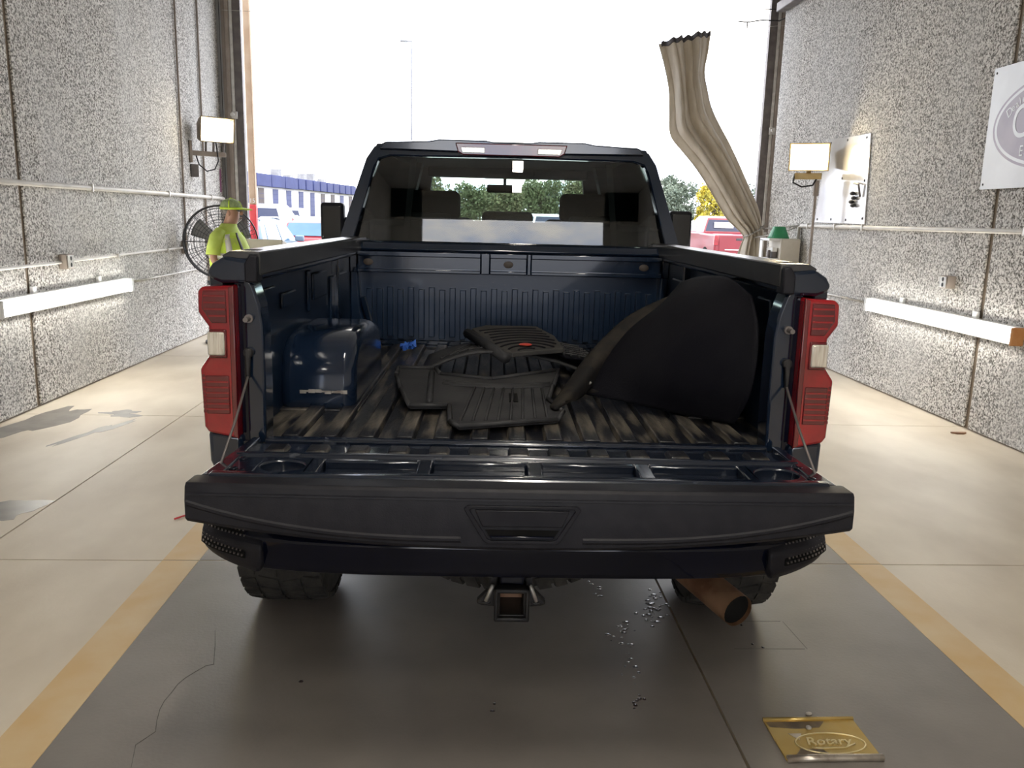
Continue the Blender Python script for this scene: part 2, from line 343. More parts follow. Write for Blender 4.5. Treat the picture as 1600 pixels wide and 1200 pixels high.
# ------------------------------------------------------------------ truck
TR = thing('pickup_truck', 'dark navy crew-cab pickup truck with its tailgate lowered', 'pickup truck', (.147, 2.674, 0), math.radians(-1.25))
def sgn(pts, s): return [(s*p[0], p[1]) for p in pts]
def bxs(s, x0, x1, *r): return B(min(s*x0, s*x1), max(s*x0, s*x1), *r)
for s in (-1, 1):
    # outer bed side with wheel arch
    ac, ar = (.80, .44), .53
    poly = [(.03, .70), (.03, 1.46), (2.22, 1.46), (2.22, .62)]
    a0 = math.asin((.62-ac[1])/ar)
    poly += [(ac[0]+ar*math.cos(t), ac[1]+ar*math.sin(t)) for t in [a0+(math.pi-2*a0)*k/16 for k in range(17)]]
    poly[-1] = (ac[0]-ar*math.cos(a0), .70)
    bs = MB().prism(poly, 'x', s*.955, s*1.005).build('bed_side', 'navy', TR, bevel=.008)
    arch = [(ac[0]+r*math.cos(t), ac[1]+r*math.sin(t)) for r, seq in ((.53, range(17)), (.60, range(16, -1, -1))) for t in [a0+(math.pi-2*a0)*k/16 for k in seq]]
    MB().prism(arch, 'x', s*.99, s*1.05).build('arch_flare', 'blackplastic', bs, bevel=.01)
    sh = [(.86, 1.51), (.945, 1.522), (.985, 1.497), (1.003, 1.468), (.990, 1.45), (.957, 1.436), (.86, 1.436)]
    MB().prism(sgn(sh, s), 'y', 0, 2.24).build('shoulder', 'navy', bs, bevel=.012, seg=3)
    rc = [(.835, 1.462), (.835, 1.537), (.93, 1.537), (.957, 1.522), (.945, 1.510), (.858, 1.512), (.858, 1.462)]
    rcap = MB().prism(sgn(rc, s), 'y', .012, 2.24).build('rail_cap', 'railplastic', TR, bevel=.005)
    MB().ell((s*.892, .13, 1.5372), (.033, .055, .0016), 20, 4).build('stake_pocket', 'soot_shade_black', rcap)  # flat dark disc painted as the shade of the pocket hole
    MB().prism(sgn([(.838, 1.44), (.838, 1.525), (.862, 1.53), (.880, 1.50), (.880, 1.44)], s), 'y', -.012, .05).build('rail_end_latch', 'blackplastic', rcap, bevel=.006)
    # inner wall with stampings
    iw = bxs(s, .90, .93, .05, 2.2, .90, 1.47).build('inner_wall', 'navy_bed', TR)
    for (ya, yb, za, zb) in ((.50, .72, 1.30, 1.36), (.95, 1.0, 1.24, 1.42), (1.45, 1.9, 1.02, 1.36), (.25, .40, 1.22, 1.40), (1.05, 1.35, 1.28, 1.40)):
        bxs(s, .888, .902, ya, yb, za, zb).build('stamping', 'navy_bed', iw, bevel=.008)
    bxs(s, .865, .905, 1.52, 1.545, .93, 1.46).build('side_post', 'navy', iw, bevel=.006)
    # tail pillar
    pl = [(.888, .90), (.832, .90), (.828, 1.10), (.829, 1.30), (.838, 1.37), (.856, 1.43), (.872, 1.455), (.888, 1.45)]
    tp = MB().prism(sgn(pl, s), 'y', .0, .10).build('tail_pillar', 'navy', TR, bevel=.010, seg=3)
    bxs(s, .884, .912, .012, .12, .90, 1.45).build('pillar_seal', 'blackgloss', tp, bevel=.004)
    m = MB(); m.tube([(s*.872, -.045, 1.325), (s*.872, .02, 1.325)], .008, 10); m.tube([(s*.872, -.01, 1.325), (s*.872, .02, 1.325)], .014, 12); m.build('striker', 'darksteel', tp, smooth=False)
    m = MB(); m.tube([(s*.876, -.02, 1.215), (s*.876, .012, 1.215)], .016, 12); m.prism(sgn([(.866, 1.23), (.886, 1.23), (.884, 1.13), (.872, 1.13)], s), 'y', -.022, -.010); m.build('cable_hook', 'blacksteel', tp, bevel=.004)
    MB().tube([(s*.878, -.016, 1.14), (s*.876, -.17, 1.03), (s*.874, -.335, .935)], .0042, 8).build('tailgate_cable', 'darksteel', TR, smooth=True)
    # lamp
    lp = [(.909, 1.431), (1.010, 1.427), (1.024, 1.412), (1.026, 1.345), (.995, 1.300), (.995, 1.208), (1.027, 1.163), (1.022, .972), (1.010, .952), (.911, .932)]
    tl = MB().prism(sgn(lp, s), 'y', -.030, .16).build('tail_lamp', 'redlens', TR, bevel=.014, seg=3)
    lp2 = [(.909, 1.431), (.926, 1.425), (.928, .945), (.911, .932)]
    MB().prism(sgn(lp2, s), 'y', -.034, -.02).build('lamp_edge', 'redlens_dark', tl, bevel=.003)
    for pz in ([(.934, 1.416), (1.006, 1.414), (1.012, 1.36), (.982, 1.312), (.934, 1.312)], [(.934, 1.142), (1.010, 1.142), (1.010, 1.016), (.934, 1.016)]):
        MB().prism(sgn(pz, s), 'y', -.033, -.024).build('lens_panel', 'redlens_dark', tl, bevel=.003)
    for z in (1.398, 1.377, 1.356, 1.335): bxs(s, .936, 1.004 if z > 1.35 else .990, -.0365, -.030, z-.0030, z+.0030).build('lens_bar', 'redlens', tl, bevel=.001)
    for z in (1.122, 1.104, 1.086, 1.068, 1.050, 1.032): bxs(s, .936, 1.008, -.0365, -.030, z-.0030, z+.0030).build('lens_bar', 'redlens', tl, bevel=.001)
    for k in range(9): bxs(s, 1.012, 1.020, -.0325, -.026, 1.02+.0145*k, 1.029+.0145*k).build('edge_segment', 'redlens_dark', tl)
    bxs(s, .936, .992, -.036, -.02, 1.200, 1.292).build('lens_surround', 'redlens_dark', tl, bevel=.004)
    bxs(s, .942, .9975, -.040, .03, 1.208, 1.284).build('reversing_lens', 'clearlens', tl, bevel=.006)
    fe = [(.905, .94), (1.018, .955), (1.016, .85), (1.0, .81), (.97, .79), (.905, .79)]
    MB().prism(sgn(fe, s), 'y', -.012, .27).build('fender_end', 'navy', TR, bevel=.016, seg=3)
# bed floor
bf = B(-.905, .905, .0, 2.2, .86, .915).build('bed_floor', 'bedfloor', TR)
rib = MB().prism([(-.036, .0), (.036, .0), (.026, .020), (-.026, .020)], 'y', .035, 2.10).build('floor_rib', 'bedfloor', bf, bevel=.004)
RX = [-.762+.127*k for k in range(13)]
rib.location = (RX[0], 0, .914)
for x in RX[1:]: share(rib, bf, (x, 0, .914))
B(-.83, .83, -.028, .012, .895, .935).build('sill_strip', 'gate', bf, bevel=.008, seg=3)
# front bulkhead
YB = 2.13
bh = B(-.93, .93, YB, YB+.05, .90, 1.50).build('bulkhead', 'navy_bed', TR)
m = MB().prism([(-.017, .965), (.017, .965), (.0165, 1.25), (-.0165, 1.25)], 'y', YB-.038, YB+.001).build('bulkhead_rib', 'navy_bed', bh, bevel=.004)
m.location = (-.80, 0, 0)
for k in range(1, 28): share(m, bh, (-.80+.0594*k, 0, 0 if k % 2 else .012))
B(-.90, .90, YB-.015, YB, .925, .955).build('base_flange', 'navy', bh, bevel=.006)
hd = MB(); z0, z1 = 1.345, 1.465; y0 = YB-.085
cells = [(-.90, -.86, 0), (-.86, -.165, 1), (-.165, -.115, 0), (-.115, .095, 1), (.095, .118, 0), (.118, .86, 1), (.86, .90, 0)]
for a, b, p in cells:
    if not p: hd.box(a, b, y0, YB+.01, z0, z1)
    else:
        hd.box(a, b, y0+.025, YB+.01, z0, z1); hd.box(a, b, y0, y0+.03, z0, z0+.022); hd.box(a, b, y0, y0+.03, z1-.03, z1)
hd = hd.build('bulkhead_header', 'navy', TR, bevel=.005)
for x in (-.80, -.01, .76): MB().ell((x, y0+.025, 1.402), (.028, .004, .020), 16, 6).build('hole_plug', 'amber', hd)
MB().prism([(y0, 1.465), (y0-.012, 1.478), (y0+.02, 1.512), (y0+.09, 1.522), (y0+.11, 1.465)], 'x', -.90, .90).build('header_lip', 'navy', hd, bevel=.008, seg=3)
for s in (-1, 1):
    m = MB(); m.prism(sgn([(.905, .93), (.905, 1.47), (.865, 1.47), (.845, 1.15), (.80, .97), (.77, .93)], s), 'y', YB-.07, YB+.01)
    m.build('corner_gusset', 'navy_bed', bh, bevel=.012)
    m = MB(); m.prism(sgn([(.845, 1.20), (.815, 1.21), (.77, 1.04), (.735, .985), (.775, .975), (.80, 1.03)], s), 'y', YB-.085, YB-.06); m.build('gusset_plate', 'navy', bh, bevel=.006)
    # wheel well
    pr = [(.47, .90), (.47, 1.05), (.50, 1.13), (.57, 1.185), (.68, 1.205), (1.02, 1.205), (1.14, 1.185), (1.23, 1.12), (1.27, 1.0), (1.27, .90)]
    ww = MB().prism(pr, 'x', s*.615, s*.91).build('wheel_well', 'navy', TR, bevel=.045, seg=4)
    bxs(s, .60, .92, .45, 1.30, .912, .924).build('well_flange', 'bedfloor', ww, bevel=.004)
    m = MB()
    for k in range(9):
        x = .66+.02*k+random.uniform(-.008, .008); m.box(s*x-.012, s*x+.012, .4655, .4705, .985+random.uniform(-.004, .004), .993+random.uniform(0, .005))
    m.build('scuff', 'brassworn', ww)
# tailgate
tg = B(-.865, .865, -.47, -.03, .865, .905).build('tailgate', 'gate', TR, bevel=.01)
m = MB()
m.box(-.86, .86, -.20, -.035, .90, .922)
m.build('hinge_panel', 'gate', tg, bevel=.006)
pad = MB().loft([[(-.036, -.045, 0), (.036, -.045, 0), (.036, .045, 0), (-.036, .045, 0)], [(-.028, -.036, .016), (.028, -.036, .016), (.028, .036, .016), (-.028, .036, .016)]]).build('pad', 'bedfloor', tg, bevel=.004)
pad.location = (RX[0], -.125, .921)
for x in RX[1:]: share(pad, tg, (x, -.125, .921))
MB().prism([(-.198, .915), (-.204, .940), (-.214, .946), (-.230, .944), (-.240, .915)], 'x', -.86, .86).build('gate_ridge', 'gate', tg, bevel=.004, seg=3)
# pocketed panel
m = MB(); ya, yb, zt, zb = -.41, -.24, .936, .912
cells = [(-.86, -.765, None), (-.765, -.625, 'c'), (-.625, -.585, None), (-.585, -.305, 'r'), (-.305, -.262, None), (-.262, .02, 'r'), (.02, .065, None), (.065, .345, 'r'), (.345, .392, None), (.392, .66, 'r'), (.66, .69, None), (.69, .83, 'c'), (.83, .86, None)]
for a, b, k in cells:
    if k is None: m.box(a, b, ya, yb, .90, zt)
    elif k == 'r':
        p, q = ya+.03, yb-.03
        m.box(a, b, ya, p, .90, zt); m.box(a, b, q, yb, .90, zt); m.box(a, b, p, q, .90, zb)
    else:
        n = 24; cx, cy, rx, ry = (a+b)/2, (ya+yb)/2, (b-a)/2*.92, .055
        circ = [(cx+rx*math.cos(2*math.pi*i/n), cy+ry*math.sin(2*math.pi*i/n)) for i in range(n)]
        def sq(i):
            t = 2*math.pi*i/n; c_, s_ = math.cos(t), math.sin(t); k_ = max(abs(c_), abs(s_)); return (cx+(b-a)/2*c_/k_, cy+(yb-ya)/2*s_/k_)
        outer = [sq(i) for i in range(n)]
        m.loft([[(x, y, zt) for x, y in outer], [(x, y, zt) for x, y in circ], [(x, y, zb-.004) for x, y in circ]], caps=False)
        m.add([(x, y, zb-.004) for x, y in circ], [tuple(range(n))])
m.build('gate_inner_panel', 'gate', tg, bevel=.005)
for x, y in ((-.825, -.27), (-.825, -.37), (-.80, -.39), (.845, -.27), (.845, -.38)):
    MB().ell((x, y, .938), (.014, .014, .006), 12, 6).build('gate_bolt', 'blackgloss', tg, smooth=True)
MB().prism([(-.41, .90), (-.41, .938), (-.425, .950), (-.455, .950), (-.47, .935), (-.47, .90)], 'x', -.868, .868).build('gate_lip', 'gate', tg, bevel=.005, seg=3)
for s in (-1, 1): MB().prism([(s*.866, -.03), (s*.895, -.44), (s*.84, -.44), (s*.84, -.03)], 'z', .90, .941).build('gate_side', 'gate', tg, bevel=.006)
def zbot(x): return .772+.066*abs(x/.905)**2.3
rings = []
N = 36
for i in range(N+1):
    x = -.905+1.81*i/N; zb = zbot(x); yy = .012*(x/.905)**2
    rings.append([(x, -.45+yy, .90), (x, -.45+yy, .940), (x, -.47+yy, .944), (x, -.536+yy, .946), (x, -.545+yy, .938), (x, -.553+yy, .90), (x, -.553+yy, zb+.012), (x, -.540+yy, zb), (x, -.46+yy, zb+.01), (x, -.45+yy, .87)])
tt = MB().loft(rings).build('tailgate_trim', 'blackplastic', tg, bevel=.002)
for s in (-1, 1):   # styling creases
    def cz(u): return .806+.088*u**2.6
    rr = []
    for i in range(20):
        u = i/19; x = s*(.165+.735*u); z = cz(u); yy = .012*(x/.905)**2
        rr.append([(x, -.5525+yy, z-.010), (x, -.5575+yy, z-.003), (x, -.5575+yy, z+.004), (x, -.5525+yy, z+.009)])
    MB().loft(rr).build('trim_crease', 'blackplastic', tt, smooth=False)
    rr = []
    for i in range(10):
        u = i/9; x = s*(.0+.90*u); yy = .012*(x/.905)**2
        rr.append([(x, -.548+yy, .913), (x, -.5545+yy, .916), (x, -.5535+yy, .921), (x, -.545+yy, .924)])
    MB().loft(rr).build('trim_crease', 'blackplastic', tt)
hb = MB()
out = [(-.148, .905), (.148, .905), (.158, .896), (.105, .806), (.092, .798), (-.092, .798), (-.105, .806), (-.158, .896)]
inn = [(-.136, .897), (.136, .897), (.142, .892), (.094, .812), (.085, .807), (-.085, .807), (-.094, .812), (-.142, .892)]
hb.loft([[(x, -.552, z) for x, z in out], [(x, -.560, z) for x, z in out], [(x, -.560, z) for x, z in inn], [(x, -.552, z) for x, z in inn]], caps=False)
hb.build('handle_bezel', 'blackplastic', tt, bevel=.002)
m = MB(); m.prism([(-.128, .893), (.128, .893), (.108, .846), (-.108, .846)], 'y', -.560, -.552); m.build('handle_paddle', 'blackplastic', tt, bevel=.003)
m = MB(); m.prism([(-.100, .836), (.100, .836), (.084, .811), (-.084, .811)], 'y', -.5545, -.551); m.build('handle_slot', 'soot_shade_black', tt)  # flat dark plate, the slot's shade put into its colour
m = MB(); m.prism([(-.088, .820), (.088, .820), (.080, .812), (-.080, .812)], 'y', -.562, -.552); m.build('handle_lip', 'blackgloss', tt, bevel=.002)
# bumper
rings = []
for i in range(33):
    x = -.985+1.97*i/32; a = abs(x)/.985; yf = -.265+.10*a**4; zb = .553+.045*max(0, (a-.80)/.2)**1.5; zt = .69
    rings.append([(x, -.02, zb+.02), (x, -.02, zt), (x, yf+.07, zt), (x, yf+.014, zt-.012), (x, yf, zt-.026), (x, yf+.004, zb+.035), (x, yf+.03, zb), (x, yf+.10, zb+.005)])
bp = MB().loft(rings).build('bumper', 'blackgloss', TR, bevel=.006)
for s in (-1, 1):
    rr = []
    for i in range(13):
        u = i/12; x = .79+.215*u; a = x/.985; yf = -.285+.10*min(a, 1.02)**4+.03*u**6; zt = .662+.02*u; zb = .548+.052*u**1.4
        if i == 0: zb += .03
        rr.append([(s*x, -.03, zb+.03), (s*x, -.03, zt+.03), (s*x, yf+.10, zt+.035), (s*x, yf+.012, zt-.005), (s*x, yf, zt-.018), (s*x, yf, zb+.03), (s*x, yf+.025, zb), (s*x, yf+.09, zb)])
    st = MB().loft(rr).build('corner_step', 'blackplastic', bp, bevel=.008)
    def face(u, w):
        x = .80+.205*u; yf = -.285+.10*min(x/.985, 1.02)**4+.03*u**6
        return Vector((s*x, yf+.055*w**1.5-.004, .600+.03*u+(.085-.01*u)*w))
    MB().grid(lambda u, w: tuple(face(.22+.76*u, w)), 10, 4).build('step_pad', 'soot_shade_black', st, smooth=True, solid=.008)
    m = MB()
    for iw in range(6):
        for iu in range(12):
            p = face(.26+.062*iu+(.03 if iw % 2 else 0), .10+.155*iw); q = .0042
            m.loft([[(p.x-q, p.y, p.z-q), (p.x+q, p.y, p.z-q), (p.x+q, p.y, p.z+q), (p.x-q, p.y, p.z+q)], [(p.x-.0018, p.y-.009, p.z-.001), (p.x+.0018, p.y-.009, p.z-.001), (p.x+.0018, p.y-.009, p.z+.0025), (p.x-.0018, p.y-.009, p.z+.0025)]])
    m.build('step_studs', 'darksteel', st, kind='stuff')
# hitch
ht = thing; hx = -.010
m = MB()
for a, b, c_, d in ((-.05, .05, .452, .464), (-.05, .05, .364, .376), (-.05, -.038, .364, .464), (.038, .05, .364, .464)): m.box(hx+a, hx+b, -.13, .25, c_, d)
hr = m.build('hitch_receiver', 'blacksteel', TR, bevel=.004)
m = MB()
for a, b, c_, d in ((-.058, .058, .456, .472), (-.058, .058, .356, .372), (-.058, -.044, .356, .472), (.044, .058, .356, .472)): m.box(hx+a, hx+b, -.145, -.11, c_, d)
m.build('receiver_collar', 'blacksteel', hr, bevel=.005)
B(hx-.04, hx+.04, .0, .01, .37, .46).build('receiver_bore', 'rust', hr)
for s in (-1, 1):
    m = MB(); m.prism([(hx+s*x, z) for x, z in ((.045, .56), (.095, .56), (.075, .48), (.078, .43), (.115, .392), (.118, .380), (.10, .372), (.045, .368))], 'y', -.06, -.03); m.build('hitch_plate', 'blacksteel', hr, bevel=.006)
    pts = [(hx+s*(.085+.018*math.cos(t)), -.05+.01*math.sin(t), .392+.010*math.sin(t)) for t in [2*math.pi*k/14 for k in range(14)]]
    m = MB(); m.tube(pts, .006, 8, closed=True); m.build('chain_loop', 'blacksteel', hr, smooth=True)
    m = MB(); m.tube([(hx+s*.062, -.075, .455), (hx+s*.072, -.075, .43), (hx+s*.085, -.07, .395)], .007, 8); m.build('hitch_rod', 'steel', hr, smooth=True)
B(hx-.04, hx+.04, -.115, -.06, .475, .55).build('wiring_socket', 'blackgloss', hr, bevel=.006)
# exhaust
m = MB(); p0, p1 = Vector((.50, .74, .40)), Vector((.800, .05, .312)); d = (p1-p0).normalized()
m.tube([p0, p0.lerp(p1, .5), p1], .060, 24, caps=False); m.tube([p1-d*.02, p1-d*.25], .056, 24, caps=False)
m.tube([p1+d*.002, p1-d*.004], [.060, .060], 24, caps=False)
ex = m.build('exhaust_pipe', 'rust', TR, smooth=True)
MB().tube([p1-d*.012, p1-d*.05], .0565, 24).build('exhaust_bore', 'soot_shade_black', ex)  # sooty disc closes the pipe, its black standing in for inner shade
# wheels, spare, axle
def tyre(cx, cy, cz, axis, w, r, name, parent):
    h = w/2
    prof = [(-h*.80, r*.60), (-h, r*.72), (-h*.99, r*.88), (-h*.86, r*.965), (-h*.6, r*.985), (h*.6, r*.985), (h*.86, r*.965), (h*.99, r*.88), (h, r*.72), (h*.80, r*.60)]
    o = MB().revolve(prof, (cx, cy, cz), axis, 48).build(name, 'rubber', parent, smooth=True)
    m = MB(); n = 34
    for k in range(n):
        for q, (a, b, off) in enumerate(((-.98, -.58, 0), (-.50, -.05, .5), (.05, .50, 0), (.58, .98, .5))):
            t0 = 2*math.pi*(k+off)/n; t1 = t0+2*math.pi/n*.74; sk = .06*(1 if q % 2 else -1)
            vs = []
            for rr in (r*.95, r*1.0):
                for (aa, tt_) in ((a, t0), (b, t0+sk), (b, t1+sk), (a, t1)):
                    rq = rr-(.022*r if abs(aa) > .9 else 0)
                    c_, s_ = rq*math.cos(tt_), rq*math.sin(tt_)
                    vs.append((cx+aa*h, cy+c_, cz+s_) if axis == 'x' else (cx+c_, cy+s_, cz+aa*h))
            m.add(vs, [(0, 1, 2, 3), (7, 6, 5, 4), (0, 4, 5, 1), (1, 5, 6, 2), (2, 6, 7, 3), (3, 7, 4, 0)])
    m.build('tread_blocks', 'rubber', o, kind='stuff')
    return o
for s in (-1, 1):
    for yy in (.83, 4.85):
        o = tyre(s*.925, yy, .425, 'x', .33, .425, 'wheel', TR)
        m = MB(); m.revolve([(-.10, .255), (-.09, .24), (.02, .22), (.02, .0)], (s*.925, yy, .425), 'x', 24); m.revolve([(.10, .255), (.09, .24), (.02, .0)], (s*.925, yy, .425), 'x', 24)
        m.build('rim', 'darksteel', o, smooth=True)
sp = tyre(0, .56, .435, 'z', .25, .385, 'spare_wheel', TR)
MB().revolve([(-.08, .24), (0, .2), (0, 0)], (0, .56, .435), 'z', 24).build('spare_rim', 'darksteel', sp, smooth=True)
m = MB(); m.tube([(-.80, .83, .44), (.80, .83, .44)], .05, 12); m.ell((0.05, .83, .44), (.16, .17, .14)); m.build('rear_axle', 'blacksteel', TR, smooth=True)
for s in (-1, 1): bxs(s, .46, .54, -.02, 5.6, .58, .72).build('frame_rail', 'blacksteel', TR, bevel=.006)
B(-.9, .9, .3, 5.4, .74, .86).build('underbody', 'soot_shade_black', TR)
# cab ----------------------------------------------------------------
yc = 2.24
def ring_xz(o_, i_, y0, y1, m):
    m.loft([[(x, y0+(z-1.5)*.07, z) for x, z in o_], [(x, y0+(z-1.5)*.07, z) for x, z in i_], [(x, y1+(z-1.5)*.07, z) for x, z in i_], [(x, y1+(z-1.5)*.07, z) for x, z in o_]], caps=False)
    n = len(o_); a = len(m.v)
outc = [(-1.0, 1.0), (-1.005, 1.45), (-.985, 1.54), (-.835, 1.98), (-.79, 2.045), (-.72, 2.075), (0, 2.09), (.72, 2.075), (.79, 2.045), (.835, 1.98), (.985, 1.54), (1.005, 1.45), (1.0, 1.0)]
innc = [(-.86, 1.46), (-.895, 1.50), (-.905, 1.54), (-.79, 1.93), (-.765, 1.975), (-.70, 1.995), (0, 2.0), (.70, 1.995), (.765, 1.975), (.79, 1.93), (.905, 1.54), (.895, 1.50), (.86, 1.46)]
m = MB(); ring_xz(outc, innc, yc, yc+.09, m)
cb = m.build('cab_back', 'navy', TR, bevel=.008)
B(-.86, .86, yc-.01, yc+.05, 1.0, 1.478).build('cab_back_panel', 'navy', cb, bevel=.006)
def rg(u, v):
    z = 1.462+.535*v; hw = .90-.13*v-.03*max(0, v-.85)/.15
    x = -hw+2*hw*u
    return (x, yc+.012+(z-1.5)*.075+.006*(x/.9)**2, z)
MB().grid(rg, 24, 12).build('rear_window', 'rearglass', TR, smooth=True)
for s in (-1, 1):   # fixed side panes are framed by dark bands
    m = MB(); m.grid(lambda u, v: (s*(.60+.035*u-.05*v), yc+.020+(1.47+.51*v-1.5)*.075+.012, 1.47+.51*v), 2, 8); m.build('window_band', 'interior', cb, solid=.004)
bl = MB(); bl.prism([(-.325, 2.075), (.315, 2.075), (.30, 2.025), (.27, 2.008), (-.28, 2.008), (-.31, 2.025)], 'y', yc-.012, yc+.09)
bl = bl.build('third_brake_lamp', 'redlens_dark', TR, bevel=.006)
for a, b in ((-.295, -.155), (.145, .285)):
    MB().prism([(a, 2.052), (b, 2.052), (b-.01 if a > 0 else b, 2.020), (a if a > 0 else a+.01, 2.020)], 'y', yc-.017, yc+.02).build('cargo_lens', 'clearlens', bl, bevel=.003)
rings = []
for y, z, hw in ((yc+.01, 2.082, .76), (yc+.25, 2.105, .78), (yc+1.0, 2.115, .78), (yc+1.5, 2.095, .76), (yc+1.72, 2.05, .73)):
    rings.append([(-hw, y, z-.05), (-hw+.03, y, z-.012), (-hw*.62, y, z), (-hw*.55, y, z+.010), (-hw*.2, y, z+.010), (-hw*.14, y, z+.002), (hw*.14, y, z+.002), (hw*.2, y, z+.010), (hw*.55, y, z+.010), (hw*.62, y, z), (hw-.03, y, z-.012), (hw, y, z-.05), (0, y, z-.06)])
MB().loft(rings).build('roof', 'navy', TR, bevel=.006)
for s in (-1, 1):
    bxs(s, .97, 1.01, yc+.02, 4.62, .55, 1.50).build('door_side', 'navy', TR, bevel=.012)
    m = MB(); y2, y3 = yc+.02, 4.62
    m.loft([[(s*.99, y2, 1.50), (s*.775, y2+.04, 2.06), (s*.775, y2+1.62, 2.06), (s*.99, y3, 1.50)], [(s*.96, y2, 1.50), (s*.745, y2+.04, 2.06), (s*.745, y2+1.62, 2.06), (s*.96, y3, 1.50)]])
    sw = m.build('side_windows', 'privacy', TR)
    for ya, yb, w in ((y2, y2+.03, .08), (y2+1.08, y2+1.06, .09), (y3-.14, y2+1.50, .17)):
        m = MB(); m.loft([[(s*.992, ya, 1.49), (s*.992, ya+w, 1.49), (s*.945, ya+w, 1.49), (s*.945, ya, 1.49)], [(s*.778, yb, 2.065), (s*.778, yb+w, 2.065), (s*.735, yb+w, 2.065), (s*.735, yb, 2.065)]]); m.build('pillar', 'navy', TR, bevel=.008)
    mr = bxs(s, 1.225, 1.40, 3.70, 3.80, 1.462, 1.745).build('door_mirror', 'blackplastic', TR, bevel=.025, seg=3)
    bxs(s, 1.245, 1.38, 3.694, 3.702, 1.485, 1.72).build('mirror_pane', 'privacy', mr, bevel=.003)
    m = MB(); m.tube([(s*.98, 3.82, 1.52), (s*1.25, 3.78, 1.54)], .022, 8); m.tube([(s*.98, 3.82, 1.60), (s*1.25, 3.78, 1.62)], .022, 8); m.build('mirror_arm', 'blackplastic', mr, smooth=True)
    bxs(s, .72, 1.0, 4.6, 6.0, .60, 1.33).build('front_fender', 'navy', TR, bevel=.05, seg=3)
    bxs(s, .70, .97, 5.97, 6.06, .95, 1.2).build('headlamp', 'clearlens', TR, bevel=.02)
m = MB(); m.loft([[(-.92, 4.55, 1.30), (.92, 4.55, 1.30), (.92, 4.55, 1.42), (0, 4.55, 1.46), (-.92, 4.55, 1.42)], [(-.92, 6.0, 1.1), (.92, 6.0, 1.1), (.92, 6.0, 1.30), (0, 6.0, 1.35), (-.92, 6.0, 1.30)]]); m.build('hood', 'navy', TR, bevel=.03)
B(-.75, .75, 5.97, 6.05, .70, 1.28).build('grille', 'blackgloss', TR, bevel=.03)
B(-.98, .98, 5.9, 6.2, .48, .72).build('front_bumper', 'blackplastic', TR, bevel=.04)
MB().grid(lambda u, v: ((-.88+1.76*u)*(1-.17*v), 4.64-.70*v-.05*(2*u-1)**2, 1.46+.57*v), 12, 8).build('windscreen', 'screen', TR, smooth=True)
B(-.90, .90, yc+.08, yc+.10, 1.0, 1.50).build('cab_rear_trim', 'interior', TR)
B(-.94, .94, yc+.1, 4.6, .60, .66).build('cab_carpet', 'interior', TR)
B(-.735, .735, yc+.08, yc+1.70, 2.025, 2.045).build('headliner', 'interior', TR)
MB().prism([(4.0, .8), (4.0, 1.35), (4.12, 1.47), (4.55, 1.47), (4.6, .8)], 'x', -.93, .93).build('dashboard', 'interior', TR, bevel=.02)
for x0 in (-.52, .52):
    st = MB().prism([(3.18, 1.0), (3.30, 1.0), (3.24, 1.66), (3.13, 1.66)], 'x', x0-.27, x0+.27).build('front_seat', 'interior', TR, bevel=.04, seg=3)
    B(x0-.17, x0+.19 if x0 < 0 else x0+.17, 3.12, 3.23, 1.64, 1.835).build('headrest', 'interior', st, bevel=.045, seg=4)
rs = B(-.85, .85, yc+.14, yc+.30, 1.0, 1.64).build('rear_seat', 'interior', TR, bevel=.04)
for x0, w in ((-.50, .14), (-.015, .155), (.50, .14)): B(x0-w, x0+w, yc+.20, yc+.29, 1.60, 1.70 if abs(x0) < .1 else 1.685).build('rear_headrest', 'interior', rs, bevel=.03, seg=3)
for s in (-1, 1):
    m = MB(); m.loft([[(s*.70, 4.57, 1.44), (s*.95, 4.50, 1.44), (s*.95, 4.40, 1.44), (s*.70, 4.50, 1.44)], [(s*.565, 3.93, 2.05), (s*.75, 3.90, 2.05), (s*.75, 3.80, 2.05), (s*.565, 3.86, 2.05)]]); m.build('pillar_trim', 'interior', TR)
    bxs(s, .70, .94, yc+.15, 4.45, 1.35, 1.62).build('door_card', 'interior', TR, bevel=.02)
    bxs(s, .03, .60, 3.78, 3.92, 1.957, 2.03).build('sun_visor', 'interior', TR, bevel=.008)
    m = MB(); m.loft([[(s*.74, 3.32, 1.5), (s*.97, 3.32, 1.5), (s*.97, 3.48, 1.5), (s*.74, 3.48, 1.5)], [(s*.60, 3.32, 2.04), (s*.77, 3.32, 2.04), (s*.77, 3.48, 2.04), (s*.60, 3.48, 2.04)]]); m.build('centre_pillar_trim', 'interior', TR)
rm = B(-.160, .112, 4.03, 4.06, 1.855, 1.918).build('interior_mirror', 'interior', TR, bevel=.02, seg=3)
MB().tube([(-.02, 4.05, 1.90), (-.02, 3.97, 2.01)], .012, 8).build('mirror_stalk', 'interior', rm)
B(-.20, .20, 3.72, 3.93, 1.955, 2.03).build('overhead_console', 'interior', TR, bevel=.03)

# ------------------------------------------------------------------ things in the bed (built in truck axes, placed in world)
TM = Matrix.Translation((.147, 2.674, 0)) @ Matrix.Rotation(math.radians(-1.25), 4, 'Z')
def in_bed(o): o.matrix_world = TM @ o.matrix_world; return o
def bedthing(name, label, cat, group=None):
    o = thing(name, label, cat, group=group); o.matrix_world = TM.copy(); return o
def sheet_prism(poly, h, zf, m=None):
    m = m or MB(); n = len(poly)
    m.loft([[(x, y, zf(x, y)) for x, y in poly], [(x, y, zf(x, y)+h) for x, y in poly]]); return m
